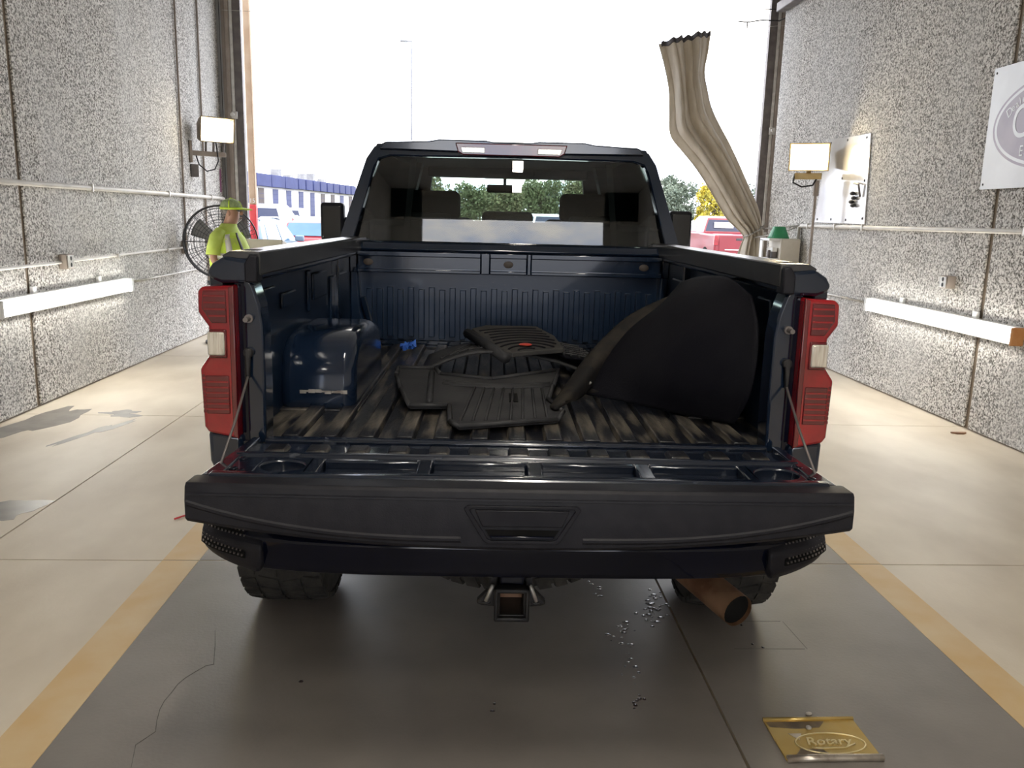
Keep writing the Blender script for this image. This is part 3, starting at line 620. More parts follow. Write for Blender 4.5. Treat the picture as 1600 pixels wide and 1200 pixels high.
# front liner
z = lambda x, y: .937+.028*max(0, (y-.3))+.02*max(0, -x-.3)
r = bedthing('floor_mat', 'black ridged rubber floor liner lying nearest the tailgate in the truck bed', 'floor mat', 'loose rubber mats in the bed')
pa = [(-.52, 1.08), (-.35, 1.10), (-.32, .98), (-.09, .90), (.22, 1.12), (.17, .78), (.135, .55), (.18, .36), (.15, .24), (-.20, .115), (-.235, .18), (-.25, .42), (-.40, .40), (-.46, .66), (-.51, .92)]
sheet_prism(pa, .012, z).build('mat_body', 'mat', r, bevel=.004)
m = MB()
for k in range(len(pa)):
    a, b = Vector(pa[k]), Vector(pa[(k+1) % len(pa)])
    m.tube([(a.x, a.y, z(*a)+.016), (b.x, b.y, z(*b)+.016)], .010, 6)
m.build('rim_bead', 'mat', r, smooth=True)
for k in range(8):
    xa, xb = -.20+.045*k, -.16+.040*k; ya, yb = .20+.008*k, .74
    MB().tube([(xa, ya, z(xa, ya)+.013), (xb, yb, z(xb, yb)+.013)], .006, 6).build('ridge', 'mat', r, smooth=True)
for k in range(4):
    pts = [(-.30+.46*t, .79+.025*k-.06*math.sin(math.pi*t), z(-.30+.46*t, .8)+.013) for t in [i/8 for i in range(9)]]
    MB().tube(pts, .005, 6).build('ridge', 'mat', r, smooth=True)
MB().tube([(-.33, .46, z(-.33, .46)+.014), (-.36, 1.0, z(-.36, 1.)+.014)], .014, 8).build('ridge', 'mat', r, smooth=True)
B(-.02, .015, .50, .72, z(0, .6)+.008, z(0, .6)+.014).build('heel_slot', 'soot_shade_black', r)  # dark strip on the mat, painted as the shade of a slot
# rear liner, arched
r = bedthing('floor_mat', 'black rubber liner arched up beneath the chevron-grooved mat', 'floor mat', 'loose rubber mats in the bed')
def arch(u, v):
    x = -.42+.86*u; y = 1.15+.50*v-.05*math.cos(3*u); return (x, y, .950+.105*math.sin(math.pi*min(1, u*1.15))*(1-.3*v)+.01*math.sin(9*u))
MB().grid(arch, 20, 8).build('mat_body', 'mat', r, smooth=True, solid=.012)
for k in range(5):
    MB().tube([tuple(Vector(arch(.10+.16*t+.05*k, .25+.5*t))+Vector((0, 0, .008))) for t in (0, .5, 1)], .005, 6).build('ridge', 'mat', r, smooth=True)
# chevron mat with red badge
r = bedthing('floor_mat', 'grey dusty chevron-grooved mat with a small red oval badge, on top of the pile', 'floor mat', 'loose rubber mats in the bed')
zc = lambda x, y: 1.050+.055*(y-1.2)-.05*max(0, x-.2)
pc = [(-.20, 1.62), (-.13, 1.72), (.14, 1.73), (.22, 1.48), (.245, 1.18), (.0, 1.05), (-.06, 1.10)]
sheet_prism(pc, .022, zc).build('mat_body', 'matdusty', r, bevel=.004)
MB().tube([(-.22, 1.60, zc(-.2, 1.6)), (-.12, 1.30, zc(-.1, 1.3)+.005), (-.03, 1.03, zc(0, 1.03))], .026, 8).build('folded_edge', 'mat', r, smooth=True)
def inside(x, y, poly):
    c_ = False
    for k in range(len(poly)):
        (x0, y0_), (x1, y1_) = poly[k], poly[k-1]
        if (y0_ > y) != (y1_ > y) and x < (x1-x0)*(y-y0_)/(y1_-y0_)+x0: c_ = not c_
    return c_
pin = [(.03+(x-.03)*.9, 1.38+(y-1.38)*.9) for x, y in pc]
for k in range(9):
    q = .07+.062*k
    arc = [(.08+q*.75*math.cos(a), 1.08+q*math.sin(a)) for a in [math.radians(15+5.2*i_) for i_ in range(30)]]
    run = [(x, y, zc(x, y)+.022) for x, y in arc if inside(x, y, pin)]
    if len(run) > 3: MB().tube(run, .0055, 6).build('ridge', 'liner', r, smooth=True)
MB().ell((.065, 1.20, zc(.065, 1.20)+.030), (.032, .030, .006), 18, 6).build('badge', 'redlogo', r)
# grid mat
r = bedthing('floor_mat', 'black square-grid rubber mat partly under the chevron mat', 'floor mat', 'loose rubber mats in the bed')
zg = lambda x, y: 1.035-.16*max(0, x-.18)
pg = [(.16, 1.70), (.34, 1.62), (.45, 1.36), (.43, 1.22), (.25, 1.16), (.19, 1.3)]
sheet_prism(pg, .010, zg).build('mat_body', 'liner', r, bevel=.003)
for k in range(6):
    x = .21+.037*k; MB().tube([(x, 1.20, zg(x, 1)+.012), (x-.02, 1.63-.03*k, zg(x-.02, 1)+.012)], .0045, 6).build('ridge', 'mat', r)
for k in range(6):
    y = 1.24+.065*k; MB().tube([(.20, y, zg(.2, 1)+.013), (.42-.013*k, y, zg(.42-.013*k, 1)+.013)], .0045, 6).build('ridge', 'mat', r)
# big black bed liner sheet leaning on the right side
r = bedthing('bed_liner', 'large black rubber bed liner propped up against the right side of the bed', 'bed liner')
ctl = [  # rows from floor edge up to the wall; columns front (cab) to tail
    [(.27, .77, .945), (.42, .62, .945), (.61, .43, .945), (.80, .26, .945)],
    [(.37, .86, 1.06), (.45, .66, 1.07), (.595, .39, 1.07), (.82, .18, 1.06)],
    [(.50, .98, 1.18), (.54, .72, 1.22), (.65, .39, 1.22), (.83, .16, 1.19)],
    [(.66, 1.06, 1.29), (.66, .80, 1.33), (.74, .45, 1.36), (.832, .19, 1.32)],
    [(.77, 1.14, 1.39), (.79, .90, 1.43), (.815, .55, 1.455), (.832, .29, 1.41)]]
def cat(p, t):
    n = len(p)-1; f = t*n; i = min(int(f), n-1); f -= i
    q = [Vector(p[max(0, i-1)]), Vector(p[i]), Vector(p[i+1]), Vector(p[min(n, i+2)])]
    return .5*((2*q[1])+(q[2]-q[0])*f+(2*q[0]-5*q[1]+4*q[2]-q[3])*f*f+(3*q[1]-3*q[2]-q[0]+q[3])*f**3)
def surf(ctl): return lambda u, v: tuple(cat([cat(row, v) for row in ctl], u))
MB().grid(surf(ctl), 24, 24).build('liner_sheet', 'liner', r, smooth=True, solid=.010)
fold = [[(.135, .42, .955), (.15, .36, .965), (.19, .42, .975)],
        [(.20, .62, .985), (.24, .56, 1.00), (.27, .62, .955)],
        [(.33, .85, 1.10), (.37, .80, 1.09), (.39, .84, 1.01)],
        [(.50, 1.00, 1.235), (.535, .95, 1.20), (.56, 1.0, 1.12)],
        [(.66, 1.05, 1.315), (.69, 1.02, 1.29), (.70, 1.06, 1.24)],
        [(.74, 1.10, 1.335), (.745, 1.08, 1.328), (.75, 1.10, 1.31)]]
MB().grid(surf(fold), 30, 8).build('folded_border', 'linerdust', r, smooth=True, solid=.012)
MB().tube([(.27, .78, .955), (.42, .655, .957), (.62, .49, .957), (.79, .305, .957)], .014, 8).build('bottom_bead', 'linerdust', r, smooth=True)
MB().ell((.29, .70, 1.0), (.035, .02, .012), 10, 6).build('grommet', 'steel', r)
# blue rag
m = MB()
for k in range(11):
    a = 2*math.pi*k/11; rr = random.uniform(.03, .05)
    m.loft([[(0, 0, .02), (.012*math.cos(a+1.5), .012*math.sin(a+1.5), .035), (0, 0, .05)], [(rr*math.cos(a-.25), rr*math.sin(a-.25), .002+.05*random.random()), (rr*math.cos(a), rr*math.sin(a), .03+.045*random.random()), (rr*math.cos(a+.25), rr*math.sin(a+.25), .004+.04*random.random())]])
o = m.build('blue_rag', 'bluecloth'); o.location = (-.555, 1.78, .934); bpy.context.view_layer.update(); o.matrix_world = TM @ Matrix.Translation((-.545, 1.78, .935)); tag(o, 'small crumpled bright blue scrap on the bed floor near the bulkhead', 'rag')

# ------------------------------------------------------------------ left wall fittings
def pipe_run(name, label, cat, pts, r, mat='pipe', clamps=(), n=10):
    t = thing(name, label, cat)
    MB().tube(pts, r, n).build('pipe', mat, t, smooth=True)
    for (x, y, z_) in clamps: B(x-.03 if x > 0 else x-.012, x+.012 if x > 0 else x+.03, y-.012, y+.012, z_-r-.012, z_+r+.012).build('clamp', 'steel', t, bevel=.003)
    return t
wx = XL+.03
pipe_run('wall_pipe', 'thick pale pipe running high along the left wall, ending in an elbow by the fan', 'pipe', [(wx, -4, 1.845), (wx, 12.2, 1.845), (wx+.01, 12.36, 1.84), (wx+.01, 12.4, 1.80), (wx+.01, 12.4, 1.60)], .024, clamps=[(wx, y, 1.845) for y in (5.4, 8.2, 10.2, 11.8)])
pipe_run('conduit', 'thin conduit along the left wall between the two junction boxes', 'conduit', [(wx-.01, -4, 1.165), (wx-.01, 7.5, 1.185), (wx-.01, 7.8, 1.19), (wx-.01, 10.66, 1.205)], .013, clamps=[(wx-.01, y, 1.19) for y in (6.3, 8.7, 10.1)])
pipe_run('conduit', 'vertical conduit dropping from above into the junction box left of the fan', 'conduit', [(wx-.01, 10.80, 5.25), (wx-.01, 10.78, 1.26)], .013, 'brownsteel')
pipe_run('conduit', 'vertical conduit above and below the left floodlight bracket', 'conduit', [(wx-.01, 11.62, 5.25), (wx-.01, 11.62, .3)], .014, 'brownsteel')
pipe_run('conduit', 'thin conduit from the end of the left tube light to the fan', 'conduit', [(wx-.01, 8.95, .90), (wx-.01, 11.3, .91)], .011, 'steel')
def jbox(label, x, y, z_, w, h, d):
    t = thing('junction_box', label, 'junction box', (x, y, z_))
    sx = 1 if x < 0 else -1
    B(min(0, sx*d), max(0, sx*d), -w/2, w/2, -h/2, h/2).build('box_body', 'brownsteel', t, bevel=.006)
    B(min(sx*d, sx*(d+.006)), max(sx*d, sx*(d+.006)), -w*.42, w*.42, -h*.42, h*.42).build('cover_plate', 'steel', t, bevel=.003)
    for k in (-1, 1): MB().ell((sx*(d+.006), 0, k*h*.22), (.006, .016, .020), 10, 6).build('socket', 'ink', t)
jbox('grey junction box on the conduit low on the left wall near the tube light', XL, 7.62, 1.19, .14, .13, .07)
jbox('grey junction box beside the fan guard on the left wall', XL, 10.72, 1.21, .12, .16, .07)
jbox('grey outlet box alone on the right wall above the tube light', XR, 7.16, 1.205, .12, .11, .08)
def tube_light(label, x, y0, y1, z_, s):
    t = thing('tube_light', label, 'tube light', (x, 0, z_))
    B(min(0, s*.05), max(0, s*.05), y0, y1, -.075, .075).build('housing', 'white', t, bevel=.01)
    MB().prism([(s*.05, -.055), (s*.085, -.045), (s*.10, 0), (s*.085, .045), (s*.05, .055)], 'y', y0+.03, y1-.03).build('diffuser', 'tube', t, bevel=.01)
    for a, b in ((y0-.02, y0+.01), (y1-.03, y1+.02)): B(min(0, s*.10), max(0, s*.10), a, b, -.07, .07).build('end_cap', 'white' if s > 0 else 'orange' if a < y0 else 'white', t, bevel=.008)
    for q in (.25, .75):
        y = y0+(y1-y0)*q; B(min(0, s*.03), max(0, s*.03), y-.03, y+.03, .07, .13).build('hanger', 'white', t, bevel=.004)
tube_light('long glowing fluorescent tube light low on the left wall', XL, 6.45, 8.88, .885, 1)
tube_light('long glowing fluorescent tube light low on the right wall', XR, 6.12, 8.55, .868, -1)
def flood(name, label, loc, rz, mat, tilt):
    t = thing(name, label, 'floodlight', loc, rz)
    w, h = .215, .135
    m = MB(); m.loft([[(-w*.8, .14, -h*.7), (w*.8, .14, -h*.7), (w*.8, .14, h*.7), (-w*.8, .14, h*.7)], [(-w, -.05, -h), (w, -.05, -h), (w, -.05, h*1.05), (-w, -.05, h*1.05)], [(-w*1.04, -.10, -h*1.06), (w*1.04, -.10, -h*1.06), (w*1.04, -.16, h*1.25), (-w*1.04, -.16, h*1.25)], [(-w*.97, -.10, -h*.98), (w*.97, -.10, -h*.98), (w*.97, -.15, h*1.15), (-w*.97, -.15, h*1.15)], [(-w*.9, -.055, -h*.9), (w*.9, -.055, -h*.9), (w*.9, -.055, h*.95), (-w*.9, -.055, h*.95)]])
    m.build('lamp_housing', mat, t, bevel=.006)
    B(-w*.88, w*.88, -.066, -.058, -h*.88, h*.93).build('lamp_glass', 'flood', t)
    return t
fz = flood('floodlight', 'glaring floodlight on a bracket high on the left wall', (-3.40, 11.3, 2.665), math.radians(38), 'bronze', 0)
for x in (-.10, .0, .13): MB().tube([(x, .03, -.13), (x, .05, -.26)], .016, 8).build('yoke_leg', 'darksteel', fz)
m = MB(); m.box(-.30, .16, .03, .09, -.31, -.25); m.build('bracket_arm', 'brownsteel', fz, bevel=.006)
m = MB(); m.box(-.325, -.29, .0, .12, -.40, -.13); m.build('wall_plate', 'brownsteel', fz, bevel=.004)
m = MB(); m.tube([(.03, .04, -.10), (.05, .02, -.36), (0, .02, -.47), (-.10, .04, -.50), (-.19, .06, -.42), (-.22, .07, -.31)], .009, 8); m.build('power_cable', 'blacksteel', fz, smooth=True)
B(-.31, -.21, .02, .11, -.58, -.42).build('switch_box', 'darksteel', fz, bevel=.006)
fz = flood('floodlight', 'lit yellow floodlight on a post beside the right wall', (3.875, 9.9, 2.425), math.radians(-24), 'yellowlamp', 0)
m = MB(); m.box(-.15, .15, -.02, .06, -.23, -.16); m.tube([(.0, .03, -.16), (0, .03, -.12)], .03, 8); m.build('yoke', 'yellowlamp', fz, bevel=.006)
m = MB(); m.tube([(-.15, 0, -.17), (-.16, -.03, -.27), (-.06, -.04, -.32), (.06, -.03, -.30), (.10, 0, -.22)], .010, 8); m.build('power_cable', 'blacksteel', fz, smooth=True)
m = MB(); m.tube([(.10, .02, -.24), (.10, .02, -.42)], .035, 10); m.tube([(.10, .02, -.40), (.10, .02, -2.42)], .017, 10); m.build('post', 'brownsteel', fz, smooth=False)
m = MB(); m.ell((.10, .02, -2.415), (.12, .12, .02)); m.build('post_base', 'darksteel', fz)
# sticker
o = B(XL, XL+.004, 12.36, 12.43, 1.93, 2.25).build('warning_strip', 'purple'); tag(o, 'narrow purple warning strip on the left wall by the doorway', 'sticker')
# fan
fn = thing('pedestal_fan', 'large black wire-guard pedestal fan against the left wall behind the worker', 'fan', (-3.165, 10.6, 0), math.radians(8))
fc = 1.285; R_ = .445
def circ(r_, y, n=40): return [(r_*math.cos(2*math.pi*k/n), y, fc+r_*math.sin(2*math.pi*k/n)) for k in range(n)]
m = MB()
for r_, y in ((R_, 0), (R_*.99, .05)): m.tube(circ(r_, y), .010, 6, closed=True)
m.build('guard_rim', 'fanblack', fn, smooth=True)
m = MB()
for k in range(1, 13): m.tube(circ(R_*k/13, -.10*math.sqrt(1-(k/13)**2)-.01), .0028, 4, closed=True)
for k in range(24):
    a = 2*math.pi*k/24; m.tube([(R_*q*math.cos(a), -.10*math.sqrt(max(0, 1-q*q))-.01, fc+R_*q*math.sin(a)) for q in (.1, .4, .7, .9, 1)], .0032, 4)
m.build('front_guard', 'fanblack', fn, kind='stuff')
m = MB()
for k in range(2, 13, 2): m.tube(circ(R_*k/13, .16*math.sqrt(1-(k/13)**2)+.05), .003, 4, closed=True)
for k in range(16):
    a = 2*math.pi*k/16; m.tube([(R_*q*math.cos(a), .16*math.sqrt(max(0, 1-q*q))+.05, fc+R_*q*math.sin(a)) for q in (.15, .5, .8, 1)], .0035, 4)
m.build('rear_guard', 'fanblack', fn, kind='stuff')
for k in range(3):
    a = 2*math.pi*k/3+.5
    def bl_(u, v):
        r_ = .07+.30*u; t = a+(v-.5)*(.9-.25*u); return (r_*math.cos(t), .03+.05*(v-.5), fc+r_*math.sin(t))
    MB().grid(bl_, 6, 6).build('blade', 'fanblade', fn, smooth=True, solid=.004)
MB().tube([(0, -.08, fc), (0, .02, fc)], .06, 16).build('hub', 'fanblack', fn); MB().tube([(0, .05, fc), (0, .27, fc)], .085, 16).build('motor', 'fanblack', fn, bevel=.01)
MB().tube([(0, .20, .04), (0, .20, fc-.06)], .024, 10).build('pole', 'fanblack', fn); MB().revolve([(0, 0), (.0, .27), (.03, .27), (.05, .05), (.05, 0)], (0, .20, 0), 'z', 24).build('fan_base', 'fanblack', fn)
# ------------------------------------------------------------------ worker
pr = thing('person', 'worker in a hi-vis yellow shirt, vest and cap standing beside the fan, facing the doorway', 'person', (-2.585, 9.0, 0), math.radians(-4))
def skin(name, nodes, edges, root, mat, parent, sub=2):
    ks = list(nodes); me = bpy.data.meshes.new(name); me.from_pydata([nodes[k][0] for k in ks], [(ks.index(a), ks.index(b)) for a, b in edges], [])
    o = bpy.data.objects.new(name, me); C.objects.link(o); o.parent = parent
    k = o.modifiers.new('skin', 'SKIN'); k.use_smooth_shade = True
    for i, kk in enumerate(ks):
        r_ = nodes[kk][1]; me.skin_vertices[0].data[i].radius = r_ if isinstance(r_, tuple) else (r_, r_)
        me.skin_vertices[0].data[i].use_root = (kk == root)
    q = o.modifiers.new('subsurf', 'SUBSURF'); q.levels = sub; q.render_levels = sub
    me.materials.append(M[mat]); return o
N_ = {'pelvis': ((0, 0, .96), (.13, .15)), 'waist': ((.0, 0, 1.10), (.13, .15)), 'chest': ((-.01, 0, 1.32), (.13, .16)), 'neck0': ((-.03, 0, 1.47), .065), 'neck': ((.0, 0, 1.545), .068), 'head0': ((.035, 0, 1.60), (.085, .07)), 'head': ((.03, 0, 1.68), (.098, .078)), 'crown': ((.02, 0, 1.74), (.07, .06)),
      'shR': ((-.065, -.17, 1.40), .045), 'elR': ((-.11, -.225, 1.16), .045), 'wrR': ((.10, -.20, 1.05), .032), 'haR': ((.17, -.185, 1.04), (.022, .038)),
      'shL': ((-.065, .17, 1.40), .045), 'elL': ((-.06, .25, 1.16), .045), 'wrL': ((.12, .20, 1.07), .032), 'haL': ((.19, .185, 1.06), (.022, .038)),
      'hipR': ((0, -.10, .88), .095), 'knR': ((.02, -.11, .50), .062), 'anR': ((-.01, -.11, .10), .042), 'toR': ((.14, -.12, .04), .036),
      'hipL': ((0, .10, .88), .095), 'knL': ((.03, .11, .50), .062), 'anL': ((.0, .11, .10), .042), 'toL': ((.15, .12, .04), .036)}
E_ = [('pelvis', 'waist'), ('waist', 'chest'), ('chest', 'neck0'), ('neck0', 'neck'), ('neck', 'head0'), ('head0', 'head'), ('head', 'crown'), ('chest', 'shR'), ('shR', 'elR'), ('elR', 'wrR'), ('wrR', 'haR'), ('chest', 'shL'), ('shL', 'elL'), ('elL', 'wrL'), ('wrL', 'haL'), ('pelvis', 'hipR'), ('hipR', 'knR'), ('knR', 'anR'), ('anR', 'toR'), ('pelvis', 'hipL'), ('hipL', 'knL'), ('knL', 'anL'), ('anL', 'toL')]
for sd, y, k in (('R', -.185, 1), ('L', .185, -1)):
    hx_, hz = N_['ha'+sd][0][0], N_['ha'+sd][0][2]
    for f, (dy, ln, dz) in enumerate(((-.030, .065, 0), (-.010, .078, 0), (.010, .074, -.003), (.028, .058, -.006))):
        a, b = 'f%s%d' % (sd, f), 'g%s%d' % (sd, f)
        N_[a] = ((hx_+.05, y+dy, hz-.004+dz), .009); N_[b] = ((hx_+.05+ln*.6, y+dy, hz-.030+dz), .008); E_ += [('ha'+sd, a), (a, b)]
    N_['t'+sd] = ((hx_+.02, y+k*.05, hz+.005), .010); N_['u'+sd] = ((hx_+.06, y+k*.06, hz-.008), .009); E_ += [('ha'+sd, 't'+sd), ('t'+sd, 'u'+sd)]
body = skin('body', N_, E_, 'pelvis', 'skin', pr)
def rloft(secs, n=24, open_front=None):
    rings = []
    for (x, y, z_, rx, ry) in secs: rings.append([(x+rx*math.cos(2*math.pi*k/n), y+ry*math.sin(2*math.pi*k/n), z_) for k in range(n)])
    return rings
m = MB().loft(rloft([(.0, 0, .93, .165, .195), (.01, 0, 1.02, .185, .205), (.02, 0, 1.14, .19, .21), (.01, 0, 1.28, .175, .215), (-.01, 0, 1.38, .15, .215), (-.025, 0, 1.45, .11, .17), (-.02, 0, 1.505, .085, .095), (-.01, 0, 1.535, .075, .078)]), caps=False)
sh = m.build('shirt', 'hivisshirt', pr, smooth=True, solid=.008)
for s in (-1, 1):
    x1 = -.085 if s < 0 else -.05
    MB().tube([(-.05, s*.13, 1.44), (-.07, s*.195, 1.39), (x1-.01, s*.222, 1.28), (x1-.015, s*.232, 1.215)], [.068, .074, .070, .074], 16, caps=False).build('sleeve', 'hivisshirt', sh, smooth=True, solid=.006)
def vest(u, v):
    a = math.radians(28+304*u); z_ = .97+.475*v
    rx = .215-.085*max(0, v-.55)/.45; ry = .232-.035*max(0, v-.6)/.4-.03*(v > .95)
    return (.012-.03*v+rx*math.cos(a), ry*math.sin(a), z_)
vs_ = MB().grid(vest, 40, 14).build('vest', 'hivis', pr, smooth=True, solid=.006)
def band(v0, v1):
    return MB().grid(lambda u, v: tuple(Vector(vest(u, v0+(v1-v0)*v))*1.0+Vector((.006*math.cos(math.radians(28+304*u)), .006*math.sin(math.radians(28+304*u)), 0))), 40, 2)
band(.44, .56).build('reflective_band', 'reflect', vs_, smooth=True, solid=.002)
for uc in (.86, .14):
    MB().grid(lambda u, v: tuple(Vector(vest(uc-.03+.06*u, .56+.42*v))+Vector((.004, .007 if uc < .5 else -.007, 0))), 4, 8).build('reflective_strap', 'reflect', vs_, smooth=True, solid=.002)
for u0, u1 in ((.0, .03), (.97, 1.)): MB().grid(lambda u, v: tuple(Vector(vest(u0+(u1-u0)*u, v))+Vector((.005, 0, 0))), 2, 12).build('vest_trim', 'ink', vs_, smooth=True, solid=.003)
skin('trousers', {'p': ((0, 0, .95), (.17, .185)), 'hr': ((0, -.10, .85), .115), 'kr': ((.02, -.11, .50), .085), 'ar': ((-.005, -.11, .11), .068), 'hl': ((0, .10, .85), .115), 'kl': ((.03, .11, .50), .085), 'al': ((.005, .11, .11), .068)}, [('p', 'hr'), ('hr', 'kr'), ('kr', 'ar'), ('p', 'hl'), ('hl', 'kl'), ('kl', 'al')], 'p', 'trouser', pr)
for s in (-1, 1):
    m = MB(); m.loft([[(-.075, s*.115-.045, 0), (.20, s*.115-.05, 0), (.20, s*.115+.05, 0), (-.075, s*.115+.045, 0)], [(-.075, s*.115-.045, .06), (.19, s*.115-.045, .05), (.19, s*.115+.045, .05), (-.075, s*.115+.045, .06)], [(-.07, s*.115-.042, .16), (.05, s*.115-.042, .16), (.05, s*.115+.042, .16), (-.07, s*.115+.042, .16)]]); m.build('boot', 'boot', pr, bevel=.015, seg=3)
m = MB(); m.ell((.125, 0, 1.645), (.022, .014, .022), 8, 6); m.ell((.118, 0, 1.598), (.012, .022, .006), 8, 6); m.build('nose_and_mouth', 'skin', body, smooth=True)
for s in (-1, 1):
    MB().ell((.02, s*.080, 1.645), (.020, .010, .032), 8, 6).build('ear', 'skin', body, smooth=True); MB().ell((.110, s*.030, 1.668), (.006, .010, .005), 8, 6).build('eye', 'ink', body, smooth=True)
MB().ell((.005, 0, 1.672), (.098, .084, .055), 16, 8).build('hair', 'hair', pr, smooth=True)
rings = rloft([(.02, 0, 1.685, .112, .092), (.02, 0, 1.705, .112, .092), (.018, 0, 1.745, .103, .085), (.015, 0, 1.775, .075, .062), (.012, 0, 1.79, .03, .025)])
cp = MB().loft(rings).build('cap', 'capgrey', pr, smooth=True)
m = MB(); m.grid(lambda u, v: (.095+(.125*v)*math.cos((u-.5)*1.6)+.02, .085*(2*u-1)*(1-.25*v), 1.697-.020*v+.008*math.cos((u-.5)*3)), 10, 4); m.build('cap_peak', 'hivis', cp, smooth=True, solid=.006)
m = MB(); m.loft(rloft([(.02, 0, 1.680, .115, .095), (.02, 0, 1.704, .1145, .0945)]), caps=False); m.tube([(.13, 0, 1.70), (.11, 0, 1.755), (.02, 0, 1.793), (-.06, 0, 1.76), (-.094, 0, 1.70)], .008, 8); m.tube([(.03, -.094, 1.70), (.025, -.075, 1.76), (.012, 0, 1.794), (.025, .075, 1.76), (.03, .094, 1.70)], .007, 8); m.build('cap_band', 'hivis', cp, smooth=True, solid=.004)
# work bench by the door
wbn = thing('work_table', 'small beige slanted-top stand between the worker and the doorway', 'table', (-2.46, 10.0, 0), math.radians(-6))
MB().prism([(-.20, 1.21), (.22, 1.21), (.22, 1.255), (-.20, 1.36)], 'x', -.20, .26).build('stand_top', 'beige', wbn, bevel=.01)
B(-.24, .30, -.24, .26, 1.20, 1.225).build('stand_lip', 'white', wbn, bevel=.006)
for x in (-.18, .24):
    for y in (-.18, .2): B(x-.02, x+.02, y-.02, y+.02, 0, 1.205).build('leg', 'beige', wbn)
B(-.18, .24, -.19, .21, .25, .28).build('shelf', 'beige', wbn)
# bollard post outside
bo = thing('guard_post', 'tan guard post with a red painted section outside the left of the doorway', 'post', (-3.53, 13.6, -.012))
MB().prism([(-.052, -.05), (.052, -.05), (.052, .05), (-.052, .05)], 'z', 1.79, 5.0).build('post_upper', 'tan', bo, bevel=.012)
MB().prism([(-.054, -.052), (.054, -.052), (.054, .052), (-.054, .052)], 'z', 0, 1.79).build('post_lower', 'red', bo, bevel=.012)
text('post_number', '15', .095, 'paper', bo, (0, -.0525, 1.845), (math.pi/2, 0, 0))
B(-.07, -.052, .02, .04, 0, 5).build('post_edge', 'white', bo)

# ------------------------------------------------------------------ right wall fittings
pipe_run('wall_pipe', 'pale pipe running along the right wall below the metal sheet', 'pipe', [(XR-.03, -4, 1.655), (XR-.03, 10.66, 1.655), (XR-.03, 10.72, 1.64), (XR-.03, 10.72, .1)], .022, clamps=[(XR-.03, y, 1.655) for y in (6.2, 8.9, 9.6, 10.4)])
pipe_run('conduit', 'thin conduit feeding the end of the right tube light', 'conduit', [(XR-.02, 8.57, .875), (XR-.02, 11.6, .875)], .011, 'steel')
ms = thing('metal_sheet', 'white polished metal sheet bolted to the right wall behind the yellow floodlight', 'metal sheet', (XR-.003, 0, 0))
MB().prism([(10.10, 2.665), (9.00, 2.635), (8.93, 1.69), (10.28, 1.705)], 'x', -.012, 0).build('sheet_face', 'sheet', ms)
for y, z_ in ((10.0, 2.62), (9.55, 2.615), (9.08, 2.60), (9.03, 2.15), (8.99, 1.75), (9.4, 1.735), (9.8, 1.74), (10.2, 1.74), (9.6, 2.2)): MB().ell((-.014, y, z_), (.006, .014, .014), 8, 6).build('bolt', 'ink', ms)
m = MB(); m.tube([(-.03, 9.22, 2.13), (-.05, 9.20, 2.13), (-.05, 9.08, 2.11), (-.03, 9.06, 1.98)], .012, 6); m.build('reflected_bracket', 'darksteel', ms)  # bracket shape standing in for a reflection in the polished sheet
for k, (y, z_) in enumerate(((9.24, 2.02), (9.20, 1.97), (9.25, 1.93), (9.20, 1.89))): MB().ell((-.035, y, z_), (.03, .035, .022), 10, 6).build('knob', 'ink', ms)  # dark blobs belonging to the same modelled reflection
MB().prism([(9.30, 2.27), (9.12, 2.29), (9.10, 2.275), (9.28, 2.255)], 'x', -.014, -.011).build('scuff_mark', 'reflect', ms)
sg = thing('wall_sign', 'white sign board with a mauve oval logo on the right wall', 'sign', (XR, 6.10, 2.46))
MB().prism([(.78, -.475), (-.78, -.475), (-.78, .47), (.78, .47)], 'x', -.03, -.015).build('sign_board', 'signwhite', sg)
def oval(a, b, x0, x1): return MB().prism([(a*math.cos(2*math.pi*k/64), b*math.sin(2*math.pi*k/64)) for k in range(64)], 'x', x0, x1)
oval(.70, .345, -.032, -.029).build('oval_border', 'signmauve', sg); oval(.675, .325, -.0335, -.030).build('oval_ring', 'signwhite', sg); oval(.645, .300, -.035, -.031).build('oval_field', 'signmauve', sg)
RT = (math.pi/2, 0, -math.pi/2)
for ch, a in (('D', 154), ('e', 146), ('a', 139), ('l', 133.5), ('e', 128)):
    aa = math.radians(a); y, z_ = -.56*math.cos(aa), .235*math.sin(aa)
    o = text('letter', ch, .085 if ch != 'D' else .10, 'signwhite', sg, (-.0365, y, z_), RT); o.rotation_euler = (math.pi/2, 0, -math.pi/2); o.rotation_euler.rotate_axis('Z', math.radians(max(0, (a-90)*.55)))
text('letter', 'C', .36, 'signwhite', sg, (-.0365, .35, .01), RT, sx=.85)
text('letter', 'E', .115, 'signwhite', sg, (-.0365, .30, -.205), RT, sx=.8); text('letter', 's', .10, 'signwhite', sg, (-.0365, .235, -.21), RT, sx=.8)
for y in (.745, -.745):
    for z_ in (.43, -.435): MB().ell((-.031, y, z_), (.004, .010, .010), 8, 6).build('screw', 'ink', sg)
